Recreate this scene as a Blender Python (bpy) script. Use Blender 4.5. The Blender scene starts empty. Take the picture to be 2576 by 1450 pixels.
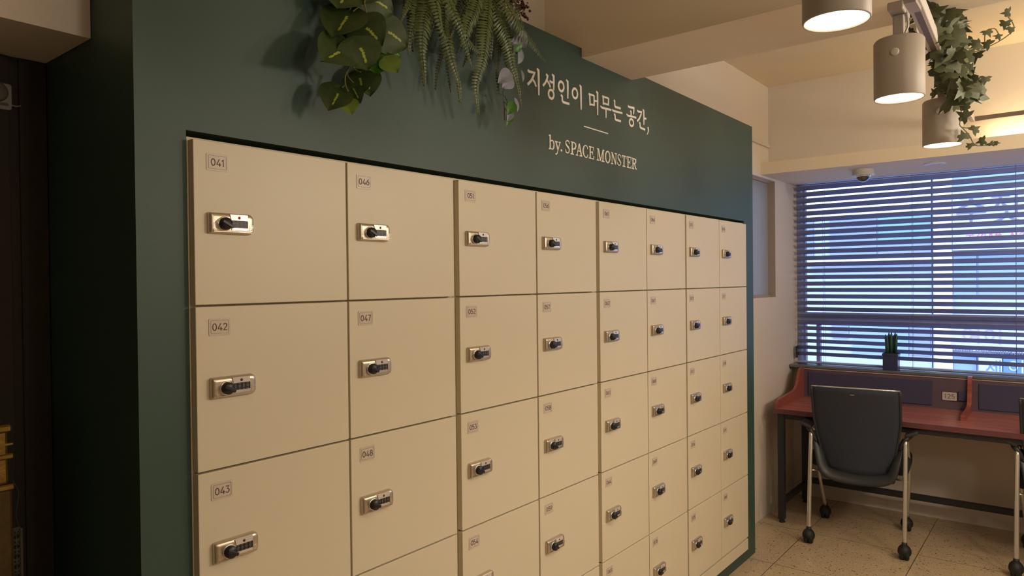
import bpy, bmesh, math, random
from mathutils import Vector, Matrix
random.seed(7)
scn = bpy.context.scene
COL = scn.collection
PI = math.pi

# ------------------------------------------------------------------ camera
FPX = 1766.0
YAW, PIT, ROL = [math.radians(a) for a in (38.6752, -.55508, -.62437)]
CAM = Vector((1.48468, 0.0, 1.654))
cyw, syw = math.cos(YAW), math.sin(YAW)
FWD = Vector((-syw*math.cos(PIT), cyw*math.cos(PIT), math.sin(PIT)))
r0 = Vector((cyw, syw, 0)); u0 = r0.cross(FWD)
RGT = math.cos(ROL)*r0 + math.sin(ROL)*u0
UPV = -math.sin(ROL)*r0 + math.cos(ROL)*u0
cd = bpy.data.cameras.new('camera'); cam = bpy.data.objects.new('camera', cd); COL.objects.link(cam)
cd.sensor_fit = 'HORIZONTAL'; cd.sensor_width = 36.0; cd.lens = FPX/2576*36
cd.clip_start = .02; cd.clip_end = 300
m = Matrix((RGT, UPV, -FWD)).transposed().to_4x4(); m.translation = CAM
cam.matrix_world = m
scn.camera = cam

# ------------------------------------------------------------------ light and exposure
scn.view_settings.view_transform = 'Standard'
scn.view_settings.look = 'None'
scn.view_settings.exposure = 0.0
scn.view_settings.gamma = 1.0
scn.view_settings.use_curve_mapping = False
wd = bpy.data.worlds.new('world'); scn.world = wd; wd.use_nodes = True
nt = wd.node_tree; nt.nodes.clear()
sky = nt.nodes.new('ShaderNodeTexSky'); sky.sky_type = 'NISHITA'; sky.sun_disc = False
sky.sun_elevation = math.radians(48); sky.sun_rotation = math.radians(160)
bg = nt.nodes.new('ShaderNodeBackground'); bg.inputs['Strength'].default_value = .95
wo = nt.nodes.new('ShaderNodeOutputWorld')
nt.links.new(sky.outputs[0], bg.inputs['Color']); nt.links.new(bg.outputs[0], wo.inputs['Surface'])

def light(name, kind, loc, energy, color, **kw):
    ld = bpy.data.lights.new(name, kind); ld.energy = energy; ld.color = color
    for k, v in kw.items(): setattr(ld, k, v)
    o = bpy.data.objects.new(name, ld); COL.objects.link(o); o.location = loc
    return o
sun = light('sun', 'SUN', (0, -5, 30), 1.05, (.92, .96, 1.0), angle=.01)
sun.rotation_euler = (math.radians(42), 0, math.radians(-14))
ptl = light('window_portal', 'AREA', (1.5, 5.70, 1.68), 1, (1, 1, 1), shape='RECTANGLE', size=3.4, size_y=1.4)
ptl.rotation_euler = (math.radians(-90), 0, 0)
ptl.data.cycles.is_portal = True
WARM = (1.0, .87, .69)
# added point lights without fittings, unseen at the right, to brighten surround and doors
for i, (x, y, z, e) in enumerate([(2.6, 3.7, 2.36, 40), (2.5, 2.62, 2.22, 53), (2.6, .95, 2.28, 26)]):
    light('added_fill_light', 'POINT', (x, y, z), e, WARM, shadow_soft_size=.14)

# ------------------------------------------------------------------ pixel -> point helpers (photo frame 2576 x 1450)
def ray(u, v): return FWD + (u-1288)/FPX*RGT + (725-v)/FPX*UPV
def hit(u, v, ax, val):
    d = ray(u, v); return CAM + d*((val-CAM[ax])/d[ax])
def atX(u, v, x): return hit(u, v, 0, x)
def atY(u, v, y): return hit(u, v, 1, y)
def atZ(u, v, z): return hit(u, v, 2, z)
def atD(u, v, d): return CAM + ray(u, v)*d

# ------------------------------------------------------------------ materials
def mat(name, col, rough=.5, metal=0, spec=.5, noise=None, bump=None, coat=0, emit=None, sheen=0, trans=0, alpha=None):
    """noise=(scale, amount)  bump=(scale, strength)"""
    M = bpy.data.materials.new(name); M.use_nodes = True
    n = M.node_tree.nodes; L = M.node_tree.links; b = n['Principled BSDF']
    b.inputs['Base Color'].default_value = (*col, 1); b.inputs['Roughness'].default_value = rough
    b.inputs['Metallic'].default_value = metal; b.inputs['Specular IOR Level'].default_value = spec
    b.inputs['Coat Weight'].default_value = coat; b.inputs['Sheen Weight'].default_value = sheen
    b.inputs['Transmission Weight'].default_value = trans
    if emit: b.inputs['Emission Color'].default_value = (*emit[0], 1); b.inputs['Emission Strength'].default_value = emit[1]
    if noise or bump: tc = n.new('ShaderNodeTexCoord')
    if noise:
        t = n.new('ShaderNodeTexNoise'); t.inputs['Scale'].default_value = noise[0]; t.inputs['Detail'].default_value = 5
        L.new(tc.outputs['Object'], t.inputs['Vector'])
        mx = n.new('ShaderNodeMix'); mx.data_type = 'RGBA'
        a = noise[1]
        mx.inputs['A'].default_value = (*[c*(1-a) for c in col], 1); mx.inputs['B'].default_value = (*[min(1, c*(1+a)) for c in col], 1)
        L.new(t.outputs['Fac'], mx.inputs['Factor']); L.new(mx.outputs['Result'], b.inputs['Base Color'])
    if bump:
        t2 = n.new('ShaderNodeTexNoise'); t2.inputs['Scale'].default_value = bump[0]; t2.inputs['Detail'].default_value = 3
        L.new(tc.outputs['Object'], t2.inputs['Vector'])
        bp = n.new('ShaderNodeBump'); bp.inputs['Strength'].default_value = bump[1]; bp.inputs['Distance'].default_value = .002
        L.new(t2.outputs['Fac'], bp.inputs['Height']); L.new(bp.outputs['Normal'], b.inputs['Normal'])
    return M

M = {}
M['green'] = mat('green_paint', (.033, .072, .059), .48, noise=(3, .10), bump=(160, .08), spec=.5)
M['cream_door'] = mat('cream_laminate', (.66, .59, .445), .42, noise=(1.5, .03), bump=(500, .05))
M['cream_body'] = mat('cream_cabinet_edge', (.60, .53, .36), .5, noise=(4, .03))
M['wall'] = mat('warm_white_plaster', (.70, .635, .56), .85, noise=(2, .05), bump=(60, .15), spec=.2)
M['ceil'] = mat('ceiling_paint', (.78, .68, .53), .9, noise=(2, .03), bump=(80, .1), spec=.2)
M['dark_wall'] = mat('dark_brown_wallpaper', (.042, .035, .027), .8, noise=(5, .15), bump=(120, .1), spec=.2)
M['room'] = mat('dim_room_wall', (.32, .28, .24), .9, noise=(2, .05), spec=.2)
M['plate'] = mat('number_plate_plastic', (.60, .51, .42), .35, noise=(60, .03))
M['ink'] = mat('dark_brown_ink', (.085, .052, .04), .6, noise=(80, .1))
M['gold_metal'] = mat('champagne_metal', (.56, .485, .39), .33, metal=.8, noise=(30, .06))
M['silver'] = mat('bright_silver', (.80, .78, .75), .22, metal=.75, noise=(40, .04))
M['panel'] = mat('pale_status_panel', (.72, .68, .66), .25, metal=.35, noise=(50, .03))
M['black'] = mat('black_plastic', (.011, .011, .012), .38, noise=(60, .1))
M['digit'] = mat('grey_digits', (.20, .20, .20), .5, noise=(60, .05))
M['red'] = mat('red_indicator', (.42, .02, .02), .3, noise=(60, .05))
M['maroon'] = mat('dull_red_indicator', (.10, .02, .015), .3, noise=(60, .05))
M['letter'] = mat('white_vinyl', (.88, .83, .77), .5, noise=(40, .02))
M['lamp_white'] = mat('lamp_white_paint', (.42, .365, .315), .5, noise=(40, .03))
M['track'] = mat('track_white', (.66, .60, .54), .5, noise=(30, .03))
M['lens'] = mat('lit_lens', (1, .9, .7), .4, emit=((1.0, .83, .58), 9.0), noise=(9, .01))
M['strip'] = mat('lit_strip', (1, .9, .7), .4, emit=((1.0, .74, .38), 16.0), noise=(9, .01))
M['metal_brown'] = mat('brown_metal', (.18, .13, .11), .5, metal=.2, noise=(20, .1))
M['tan_frame'] = mat('tan_window_frame', (.36, .30, .25), .55, noise=(20, .05))
M['slat'] = mat('glare_veiled_slat', (.34, .40, .66), .42, noise=(9, .08))  # dark slate lightened and blued, the window's veiling glare put into the colour
M['frame_dark'] = mat('glare_veiled_frame', (.27, .32, .54), .45, noise=(9, .08))  # dark frame paled with the same blue glare in its colour
M['cord'] = mat('grey_cord', (.20, .21, .25), .7, noise=(80, .1))
M['sill'] = mat('grey_stone_sill', (.13, .14, .15), .22, noise=(25, .2))
M['chair_mesh'] = mat('chair_mesh_fabric', (.024, .032, .054), .75, noise=(300, .35), bump=(700, .5), sheen=.15)
M['chair_plastic'] = mat('charcoal_plastic', (.028, .030, .036), .45, noise=(40, .1))
M['seat_fabric'] = mat('black_seat_fabric', (.012, .013, .018), .9, noise=(200, .3), bump=(500, .4))
M['chrome'] = mat('silver_tube', (.66, .62, .56), .30, metal=.75, noise=(30, .04))
M['rubber'] = mat('black_rubber', (.010, .010, .010), .6, noise=(60, .2))
M['steel_dark'] = mat('dark_steel', (.035, .036, .042), .45, metal=.3, noise=(30, .1))
M['purple_panel'] = mat('dark_plum_panel', (.11, .075, .105), .55, noise=(20, .15))
M['pin'] = mat('navy_pin_board', (.055, .055, .115), .85, noise=(200, .2), bump=(400, .3))
M['white_plastic'] = mat('white_plastic', (.62, .60, .60), .4, noise=(40, .03))
M['dome'] = mat('tinted_dome', (.05, .05, .06), .05, coat=1, noise=(20, .1))
M['pot_blue'] = mat('navy_pot', (.035, .045, .11), .35, noise=(30, .1))
M['sansev'] = mat('teal_green_leaf', (.020, .085, .065), .4, noise=(30, .35))
M['soil'] = mat('potting_soil', (.03, .02, .015), .95, noise=(90, .5), bump=(200, 1))
M['stem'] = mat('vine_stem', (.15, .14, .05), .6, noise=(40, .2))
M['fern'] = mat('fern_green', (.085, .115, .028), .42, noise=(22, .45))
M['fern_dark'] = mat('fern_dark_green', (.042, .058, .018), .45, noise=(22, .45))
M['ivy'] = mat('ivy_green', (.105, .118, .058), .5, noise=(30, .4))
M['pale_leaf'] = mat('pale_leaf', (.22, .23, .29), .45, noise=(40, .25))
M['bright_leaf'] = mat('bright_green_leaf', (.045, .15, .015), .4, noise=(30, .3))
M['dry'] = mat('dried_flower_brown', (.085, .038, .022), .7, noise=(50, .4))
M['gilt'] = mat('aged_gilt', (.33, .21, .05), .38, metal=.8, noise=(70, .5), bump=(120, .6))
M['gilt_dark'] = mat('dark_gilt_wood', (.10, .065, .02), .5, metal=.4, noise=(60, .4))
M['lattice'] = mat('taupe_lattice', (.13, .11, .085), .6, noise=(60, .2))
M['device'] = mat('grey_plastic_device', (.20, .19, .16), .5, noise=(60, .08))
# outdoors
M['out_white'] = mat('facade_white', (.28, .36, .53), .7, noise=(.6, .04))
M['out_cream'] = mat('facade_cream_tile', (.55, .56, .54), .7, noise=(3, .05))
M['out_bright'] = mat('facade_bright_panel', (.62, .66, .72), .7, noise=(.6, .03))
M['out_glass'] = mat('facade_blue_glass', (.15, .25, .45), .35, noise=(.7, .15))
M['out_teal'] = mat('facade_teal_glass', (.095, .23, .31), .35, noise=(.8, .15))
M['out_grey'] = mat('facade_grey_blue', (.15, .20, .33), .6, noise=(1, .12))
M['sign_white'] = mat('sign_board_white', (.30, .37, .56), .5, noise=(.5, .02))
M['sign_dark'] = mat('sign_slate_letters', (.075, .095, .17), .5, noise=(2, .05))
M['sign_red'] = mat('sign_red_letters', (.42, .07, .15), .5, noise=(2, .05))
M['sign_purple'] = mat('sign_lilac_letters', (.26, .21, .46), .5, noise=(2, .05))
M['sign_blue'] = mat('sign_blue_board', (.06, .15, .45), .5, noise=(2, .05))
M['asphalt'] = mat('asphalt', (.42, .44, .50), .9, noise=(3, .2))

def glass_mat():
    G = bpy.data.materials.new('window_glass'); G.use_nodes = True
    n = G.node_tree.nodes; L = G.node_tree.links; n.clear()
    o = n.new('ShaderNodeOutputMaterial'); mx = n.new('ShaderNodeMixShader')
    t = n.new('ShaderNodeBsdfTransparent'); t.inputs[0].default_value = (.95, .97, 1, 1)
    g = n.new('ShaderNodeBsdfGlossy'); g.inputs['Roughness'].default_value = .02
    f = n.new('ShaderNodeFresnel'); f.inputs['IOR'].default_value = 1.35
    L.new(f.outputs[0], mx.inputs[0]); L.new(t.outputs[0], mx.inputs[1]); L.new(g.outputs[0], mx.inputs[2]); L.new(mx.outputs[0], o.inputs[0])
    return G
M['glass'] = glass_mat()
def frosted():
    G = bpy.data.materials.new('frosted_glass'); G.use_nodes = True
    n = G.node_tree.nodes; L = G.node_tree.links; n.clear()
    o = n.new('ShaderNodeOutputMaterial'); mx = n.new('ShaderNodeMixShader'); mx.inputs[0].default_value = .6
    t = n.new('ShaderNodeBsdfTranslucent'); t.inputs[0].default_value = (.40, .40, .42, 1)
    b = n.new('ShaderNodeBsdfPrincipled'); b.inputs['Base Color'].default_value = (.50, .52, .56, 1); b.inputs['Roughness'].default_value = .22
    L.new(t.outputs[0], mx.inputs[1]); L.new(b.outputs[0], mx.inputs[2]); L.new(mx.outputs[0], o.inputs[0])
    return G
M['frosted'] = frosted()

def floor_mat():
    G = bpy.data.materials.new('speckled_tile_floor'); G.use_nodes = True
    n = G.node_tree.nodes; L = G.node_tree.links; b = n['Principled BSDF']
    b.inputs['Roughness'].default_value = .32
    tc = n.new('ShaderNodeTexCoord'); sx = n.new('ShaderNodeSeparateXYZ'); L.new(tc.outputs['Object'], sx.inputs[0])
    def math_(op, a, bb):
        k = n.new('ShaderNodeMath'); k.operation = op
        for i, q in enumerate((a, bb)):
            if hasattr(q, 'links'): L.new(q, k.inputs[i])
            else: k.inputs[i].default_value = q
        return k.outputs[0]
    def seam(out, off, size):
        q = math_('DIVIDE', math_('SUBTRACT', out, off-20*size), size)
        fr = math_('FRACT', q, 0)
        d = math_('ABSOLUTE', math_('SUBTRACT', fr, .5), 0)
        return math_('GREATER_THAN', d, .5-.0022/size)
    s = math_('MAXIMUM', seam(sx.outputs[0], .123, .632), seam(sx.outputs[1], 4.097, .647))
    def specks(scale, thr, w):
        v = n.new('ShaderNodeTexVoronoi'); v.inputs['Scale'].default_value = scale; L.new(tc.outputs['Object'], v.inputs['Vector'])
        wn = n.new('ShaderNodeTexWhiteNoise'); L.new(v.outputs['Position'], wn.inputs['Vector'])
        return math_('MULTIPLY', math_('LESS_THAN', v.outputs['Distance'], thr), math_('GREATER_THAN', wn.outputs['Value'], w))
    sp = math_('MAXIMUM', specks(38, .20, .55), specks(95, .26, .45))
    nz = n.new('ShaderNodeTexNoise'); nz.inputs['Scale'].default_value = 9; nz.inputs['Detail'].default_value = 6; L.new(tc.outputs['Object'], nz.inputs['Vector'])
    m1 = n.new('ShaderNodeMix'); m1.data_type = 'RGBA'; m1.inputs['A'].default_value = (.43, .325, .20, 1); m1.inputs['B'].default_value = (.58, .455, .30, 1)
    L.new(nz.outputs['Fac'], m1.inputs['Factor'])
    m2 = n.new('ShaderNodeMix'); m2.data_type = 'RGBA'; m2.inputs['B'].default_value = (.12, .072, .035, 1)
    L.new(sp, m2.inputs['Factor']); L.new(m1.outputs['Result'], m2.inputs['A'])
    m3 = n.new('ShaderNodeMix'); m3.data_type = 'RGBA'; m3.inputs['B'].default_value = (.10, .07, .04, 1)
    L.new(s, m3.inputs['Factor']); L.new(m2.outputs['Result'], m3.inputs['A']); L.new(m3.outputs['Result'], b.inputs['Base Color'])
    return G
M['floor'] = floor_mat()

def wood_mat(name, ca, cb, rough):
    G = bpy.data.materials.new(name); G.use_nodes = True
    n = G.node_tree.nodes; L = G.node_tree.links; b = n['Principled BSDF']; b.inputs['Roughness'].default_value = rough
    tc = n.new('ShaderNodeTexCoord'); mp = n.new('ShaderNodeMapping'); mp.inputs['Scale'].default_value = (1.2, 26, 26)
    L.new(tc.outputs['Object'], mp.inputs['Vector'])
    t = n.new('ShaderNodeTexNoise'); t.inputs['Scale'].default_value = 2.2; t.inputs['Detail'].default_value = 7; L.new(mp.outputs[0], t.inputs['Vector'])
    r = n.new('ShaderNodeMapRange'); r.inputs['From Min'].default_value = .35; r.inputs['From Max'].default_value = .65; L.new(t.outputs['Fac'], r.inputs['Value'])
    mx = n.new('ShaderNodeMix'); mx.data_type = 'RGBA'; mx.inputs['A'].default_value = (*ca, 1); mx.inputs['B'].default_value = (*cb, 1)
    L.new(r.outputs[0], mx.inputs['Factor']); L.new(mx.outputs['Result'], b.inputs['Base Color'])
    return G
M['red_wood'] = wood_mat('red_brown_wood', (.36, .115, .090), (.48, .18, .135), .24)
M['edge_red'] = mat('dark_red_edge', (.13, .045, .05), .4, noise=(12, .1))
M['trim_pink'] = mat('pale_pink_trim', (.50, .33, .31), .4, noise=(12, .05))
M['red_wood_edge'] = wood_mat('red_wood_edge', (.26, .06, .05), (.36, .10, .08), .3)

def pothos_mat():
    G = bpy.data.materials.new('variegated_leaf'); G.use_nodes = True
    n = G.node_tree.nodes; L = G.node_tree.links; b = n['Principled BSDF']; b.inputs['Roughness'].default_value = .5; b.inputs['Specular IOR Level'].default_value = .35
    tc = n.new('ShaderNodeTexCoord'); sx = n.new('ShaderNodeSeparateXYZ'); L.new(tc.outputs['UV'], sx.inputs[0])
    nz = n.new('ShaderNodeTexNoise'); nz.inputs['Scale'].default_value = 16; L.new(tc.outputs['UV'], nz.inputs['Vector'])
    def mt(op, a, bb):
        k = n.new('ShaderNodeMath'); k.operation = op
        for i, q in enumerate((a, bb)):
            if hasattr(q, 'links'): L.new(q, k.inputs[i])
            else: k.inputs[i].default_value = q
        return k.outputs[0]
    d = mt('ABSOLUTE', mt('SUBTRACT', sx.outputs[0], .45), 0)
    d = mt('ADD', d, mt('MULTIPLY', mt('SUBTRACT', nz.outputs['Fac'], .5), .10))
    dv = mt('ABSOLUTE', mt('SUBTRACT', sx.outputs[1], .50), 0)
    streak = mt('MULTIPLY', mt('LESS_THAN', d, .030), mt('LESS_THAN', dv, .24))
    n2 = n.new('ShaderNodeTexNoise'); n2.inputs['Scale'].default_value = 5; L.new(tc.outputs['UV'], n2.inputs['Vector'])
    m1 = n.new('ShaderNodeMix'); m1.data_type = 'RGBA'; m1.inputs['A'].default_value = (.020, .038, .008, 1); m1.inputs['B'].default_value = (.055, .090, .022, 1)
    L.new(n2.outputs['Fac'], m1.inputs['Factor'])
    m2 = n.new('ShaderNodeMix'); m2.data_type = 'RGBA'; m2.inputs['B'].default_value = (.33, .40, .06, 1)
    L.new(streak, m2.inputs['Factor']); L.new(m1.outputs['Result'], m2.inputs['A']); L.new(m2.outputs['Result'], b.inputs['Base Color'])
    return G
M['pothos'] = pothos_mat()
M['pothos_light'] = mat('light_green_leaf', (.16, .24, .035), .4, noise=(30, .35))

# ------------------------------------------------------------------ mesh helpers
def box(bm, x0, x1, y0, y1, z0, z1, bev=0, seg=1, mi=0):
    b = bmesh.new()
    bmesh.ops.create_cube(b, size=1)
    for v in b.verts: v.co = Vector(((x0+x1)/2+v.co.x*(x1-x0), (y0+y1)/2+v.co.y*(y1-y0), (z0+z1)/2+v.co.z*(z1-z0)))
    if bev: bmesh.ops.bevel(b, geom=b.edges[:], offset=bev, segments=seg, affect='EDGES', profile=.5)
    merge(bm, b, mi)
def merge(bm, b, mi=0, mx=None):
    if mx is not None: b.transform(mx)
    vm = {v: bm.verts.new(v.co) for v in b.verts}
    for f in b.faces:
        try:
            nf = bm.faces.new([vm[v] for v in f.verts]); nf.material_index = mi if mi is not None else f.material_index; nf.smooth = f.smooth
        except ValueError: pass
    b.free()
def frame_at(d):
    d = d.normalized(); a = Vector((0, 0, 1)) if abs(d.z) < .95 else Vector((1, 0, 0))
    s = d.cross(a).normalized(); return s, s.cross(d).normalized()
def tube(bm, pts, r, n=8, mi=0, cap=True, flat=1.0):
    pts = [Vector(p) for p in pts]; rings = []
    s = None
    for i, p in enumerate(pts):
        d = (pts[min(i+1, len(pts)-1)]-pts[max(i-1, 0)])
        if s is None: s, t = frame_at(d)
        else:
            dn = d.normalized(); s = (s-dn*s.dot(dn)).normalized(); t = s.cross(dn).normalized()
        rr = r[i] if isinstance(r, (list, tuple)) else r
        rings.append([bm.verts.new(p+s*math.cos(2*PI*k/n)*rr+t*math.sin(2*PI*k/n)*rr*flat) for k in range(n)])
    for a, b in zip(rings, rings[1:]):
        for k in range(n):
            f = bm.faces.new((a[k], a[(k+1) % n], b[(k+1) % n], b[k])); f.smooth = True; f.material_index = mi
    if cap:
        f = bm.faces.new(rings[0][::-1]); f.material_index = mi
        f = bm.faces.new(rings[-1]); f.material_index = mi
def lathe(bm, prof, c, n=32, mi=0, axis='Z', smooth=True):
    """prof: (radius, height) list; open ends are closed when radius is 0"""
    c = Vector(c); rings = []
    def P(r, h, a):
        x, y = r*math.cos(a), r*math.sin(a)
        return c+(Vector((x, y, h)) if axis == 'Z' else Vector((h, x, y)) if axis == 'X' else Vector((x, h, -y)))
    for r, h in prof:
        rings.append([bm.verts.new(P(0, h, 0))] if r < 1e-6 else [bm.verts.new(P(r, h, 2*PI*k/n)) for k in range(n)])
    for a, b in zip(rings, rings[1:]):
        for k in range(n):
            k2 = (k+1) % n
            vs = [a[k % len(a)], a[k2 % len(a)], b[k2 % len(b)], b[k % len(b)]]
            vv = []
            for v in vs:
                if v not in vv: vv.append(v)
            if len(vv) > 2:
                f = bm.faces.new(vv); f.smooth = smooth; f.material_index = mi
def prism(bm, poly, vec, mi=0):
    """closed 3D polygon extruded along vec"""
    vec = Vector(vec); a = [bm.verts.new(Vector(p)) for p in poly]; b = [bm.verts.new(Vector(p)+vec) for p in poly]
    n = len(a)
    for f in [bm.faces.new(a[::-1]), bm.faces.new(b)]+[bm.faces.new((a[k], a[(k+1) % n], b[(k+1) % n], b[k])) for k in range(n)]:
        f.material_index = mi
def spline(pts, n=6):
    pts = [Vector(p) for p in pts]; out = []
    for i in range(len(pts)-1):
        p0, p1, p2, p3 = pts[max(i-1, 0)], pts[i], pts[i+1], pts[min(i+2, len(pts)-1)]
        for k in range(n):
            t = k/n
            out.append(.5*((2*p1)+(p2-p0)*t+(2*p0-5*p1+4*p2-p3)*t*t+(3*p1-p0-3*p2+p3)*t**3))
    out.append(pts[-1]); return out

def mesh(name, bm, mats, norm=True):
    if norm: bmesh.ops.recalc_face_normals(bm, faces=bm.faces[:])
    me = bpy.data.meshes.new(name); bm.to_mesh(me); bm.free()
    for q in (mats if isinstance(mats, (list, tuple)) else [mats]): me.materials.append(M[q])
    return me
def link(name, me, parent=None, loc=None):
    o = bpy.data.objects.new(name, me); COL.objects.link(o)
    if parent: o.parent = parent
    if loc is not None: o.location = loc
    return o
def obj(name, bm, mats, parent=None, loc=None, norm=True): return link(name, mesh(name, bm, mats, norm), parent, loc)
def tag(o, label=None, cat=None, group=None, kind=None):
    if label: o['label'] = label
    if cat: o['category'] = cat
    if group: o['group'] = group
    if kind: o['kind'] = kind
    return o
def thing(name, label, cat, loc=(0, 0, 0), group=None, rz=0):
    o = bpy.data.objects.new(name, None); COL.objects.link(o); o.location = loc; o.rotation_euler = (0, 0, rz); o.empty_display_size = .1
    return tag(o, label, cat, group)
def struct(name, bm, mats, label=None, parent=None):
    o = obj(name, bm, mats, parent)
    return tag(o, label, None, None, None if parent else 'structure')
def copy_tree(o, parent=None):
    c = o.copy(); COL.objects.link(c)
    if parent: c.parent = parent
    for ch in [q for q in scn.objects if q.parent == o]: copy_tree(ch, c)
    return c
def B(*a, **k):
    bm = bmesh.new(); box(bm, *a, **k); return bm
def text_bm(body, size, align='CENTER', extrude=.0004):
    """upright text as bmesh in the XY plane, built-in font"""
    cu = bpy.data.curves.new('t', 'FONT'); cu.body = body; cu.size = size; cu.align_x = align; cu.extrude = extrude; cu.resolution_u = 3
    o = bpy.data.objects.new('t', cu); COL.objects.link(o)
    dg = bpy.context.evaluated_depsgraph_get(); me = bpy.data.meshes.new_from_object(o.evaluated_get(dg))
    bm = bmesh.new(); bm.from_mesh(me)
    bpy.data.objects.remove(o); bpy.data.curves.remove(cu); bpy.data.meshes.remove(me)
    return bm


def ribbon(pts, w, closed=False):
    n = len(pts); L_ = []; R_ = []
    for i in range(n):
        a = pts[(i-1) % n] if closed else pts[max(i-1, 0)]; b = pts[(i+1) % n] if closed else pts[min(i+1, n-1)]
        p = pts[i]
        d1 = Vector((p[0]-a[0], p[1]-a[1])); d2 = Vector((b[0]-p[0], b[1]-p[1]))
        if d1.length < 1e-9: d1 = d2
        if d2.length < 1e-9: d2 = d1
        d1.normalize(); d2.normalize(); t = (d1+d2).normalized(); nn = Vector((-t.y, t.x))
        k = min(1/max(nn.dot(Vector((-d1.y, d1.x))), .5), 1.5)*w/2
        L_.append((p[0]+nn.x*k, p[1]+nn.y*k)); R_.append((p[0]-nn.x*k, p[1]-nn.y*k))
    return L_, R_
def arc(cx, cy, rx, ry, a0, a1, n=14): return [(cx+rx*math.cos(math.radians(a0+(a1-a0)*k/n)), cy+ry*math.sin(math.radians(a0+(a1-a0)*k/n))) for k in range(n+1)]
GL = {'0': [(arc(.32, .5, .26, .44, 0, 346, 27), 1)], '1': [([(.06, .74), (.27, .94), (.27, 0)], 0)],
 '2': [(arc(.29, .70, .235, .245, 165, -28, 14)+[(.06, .06), (.58, .06)], 0)],
 '3': [([(.05, .94), (.50, .94), (.27, .60)]+arc(.27, .335, .25, .275, 88, -150, 16), 0)],
 '4': [([(.42, .97), (.05, .24), (.64, .24)], 0), ([(.46, .48), (.46, 0)], 0)],
 '5': [([(.52, .94), (.13, .94), (.09, .54)]+arc(.28, .335, .25, .275, 128, -150, 18), 0)],
 '6': [(arc(.31, .33, .25, .27, 0, 346, 22), 1), ([(.47, .95), (.30, .80), (.075, .42)], 0)],
 '7': [([(.04, .94), (.56, .94), (.22, 0)], 0)],
 '8': [(arc(.30, .725, .205, .215, 0, 346, 20), 1), (arc(.30, .285, .255, .235, 0, 346, 20), 1)],
 '9': [(arc(.30, .67, .25, .27, 0, 346, 22), 1), ([(.14, .05), (.31, .20), (.535, .58)], 0)]}
def digit_bm(ch, h, sw=.115, th=.0005):
    bm = bmesh.new()
    for q, (pts, cl) in enumerate(GL[ch]):
        L_, R_ = ribbon(pts, sw, cl); n = len(pts); z = th+q*.00008
        V = [[bm.verts.new((p[0]*h, p[1]*h, zz)) for p in S] for zz in (z, 0) for S in (L_, R_)]
        for i in range(n if cl else n-1):
            j = (i+1) % n
            for f in ((V[0][i], V[1][i], V[1][j], V[0][j]), (V[0][j], V[2][j], V[2][i], V[0][i]), (V[1][i], V[3][i], V[3][j], V[1][j])): bm.faces.new(f)
    return bm

# ================================================================== THE SETTING
GX = -.02                     # face of the green surround
TOP = 2.565
bm = B(-.75, 3.5, -1.7, 5.78, -.12, 0); struct('floor', bm, 'floor')
bm = B(-.75, 3.5, -1.7, 5.78, 3.0, 3.12); struct('ceiling', bm, 'ceil')
# left wall with its window opening, and the strip over the lockers
WY0, WY1, WZ0, WZ1 = 4.45, 5.152, 1.52, 2.353
bm = bmesh.new()
for a in [(4.19, WY0, 0, 3.0), (WY1, 5.78, 0, 3.0), (WY0, WY1, 0, WZ0), (WY0, WY1, WZ1, 3.0), (.66, 4.19, TOP+.0005, 3.0)]:
    box(bm, -.40, -.197, a[0], a[1], a[2], a[3])
struct('wall_left', bm, 'wall')
bm = bmesh.new(); box(bm, -.75, -.505, -1.7, .645, 0, 2.25)
for y0, y1 in ((.585, .643), (.50, .565)): box(bm, -.506, -.497, y0, y1, 0, 2.204, bev=.002)
struct('wall_alcove', bm, 'dark_wall')
bm = B(-.75, -.227, -1.7, .6435, 2.206, 3.0); struct('trim_1', bm, 'wall', 'cream soffit box over the dark alcove')
# green locker surround
bm = bmesh.new()
for a in [(-.56, GX, .645, 4.20, 1.9905, TOP), (-.56, GX, .645, .7525, 0, 1.9905), (-.42, GX, 4.052, 4.20, 0, 1.9905), (-.50, GX, .7525, 4.052, 0, .074)]:
    box(bm, *a)
box(bm, -.53, -.505, .7525, 4.052, .074, 1.9905)
struct('wall_locker', bm, 'green', 'dark green painted surround built around the lockers')
# beam, bulkhead, lowered strip in front of the window
bm = B(-.4, 3.5, 2.333, 2.733, 2.527, 3.0); struct('trim_2', bm, 'ceil', 'wide ceiling beam crossing above the green surround')
bm = bmesh.new()
box(bm, -.4, 3.5, 5.012, 5.78, 2.449, 3.0); struct('wall_window', bm, 'wall')
bm = B(-.197, 3.5, 4.853, 5.78, 2.368, 2.4495); struct('trim_3', bm, 'ceil', 'lowered ceiling strip above the blind')
bm = bmesh.new()
box(bm, -.4, 3.5, 5.545, 5.78, 0, .985); box(bm, -.4, -.182, 5.60, 5.78, .985, 2.368); box(bm, 3.25, 3.5, 5.60, 5.78, .985, 2.368)
struct('wall_back', bm, 'wall')
bm = B(3.4, 3.52, -1.7, 5.78, 0, 3.0); struct('wall_right', bm, 'room')
bm = B(-.75, 3.52, -1.82, -1.7, 0, 3.0); struct('wall_rear', bm, 'room')
bm = B(-.197, -.181, 4.3, 5.0, 2.572, 2.597, bev=.002); struct('trim_4', bm, 'track', 'short white cable trunking on the left wall')
bm = B(-.197, 3.3, 5.435, 5.70, .984, 1.004, bev=.003); struct('trim_5', bm, 'sill', 'grey stone sill under the blind')
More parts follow.
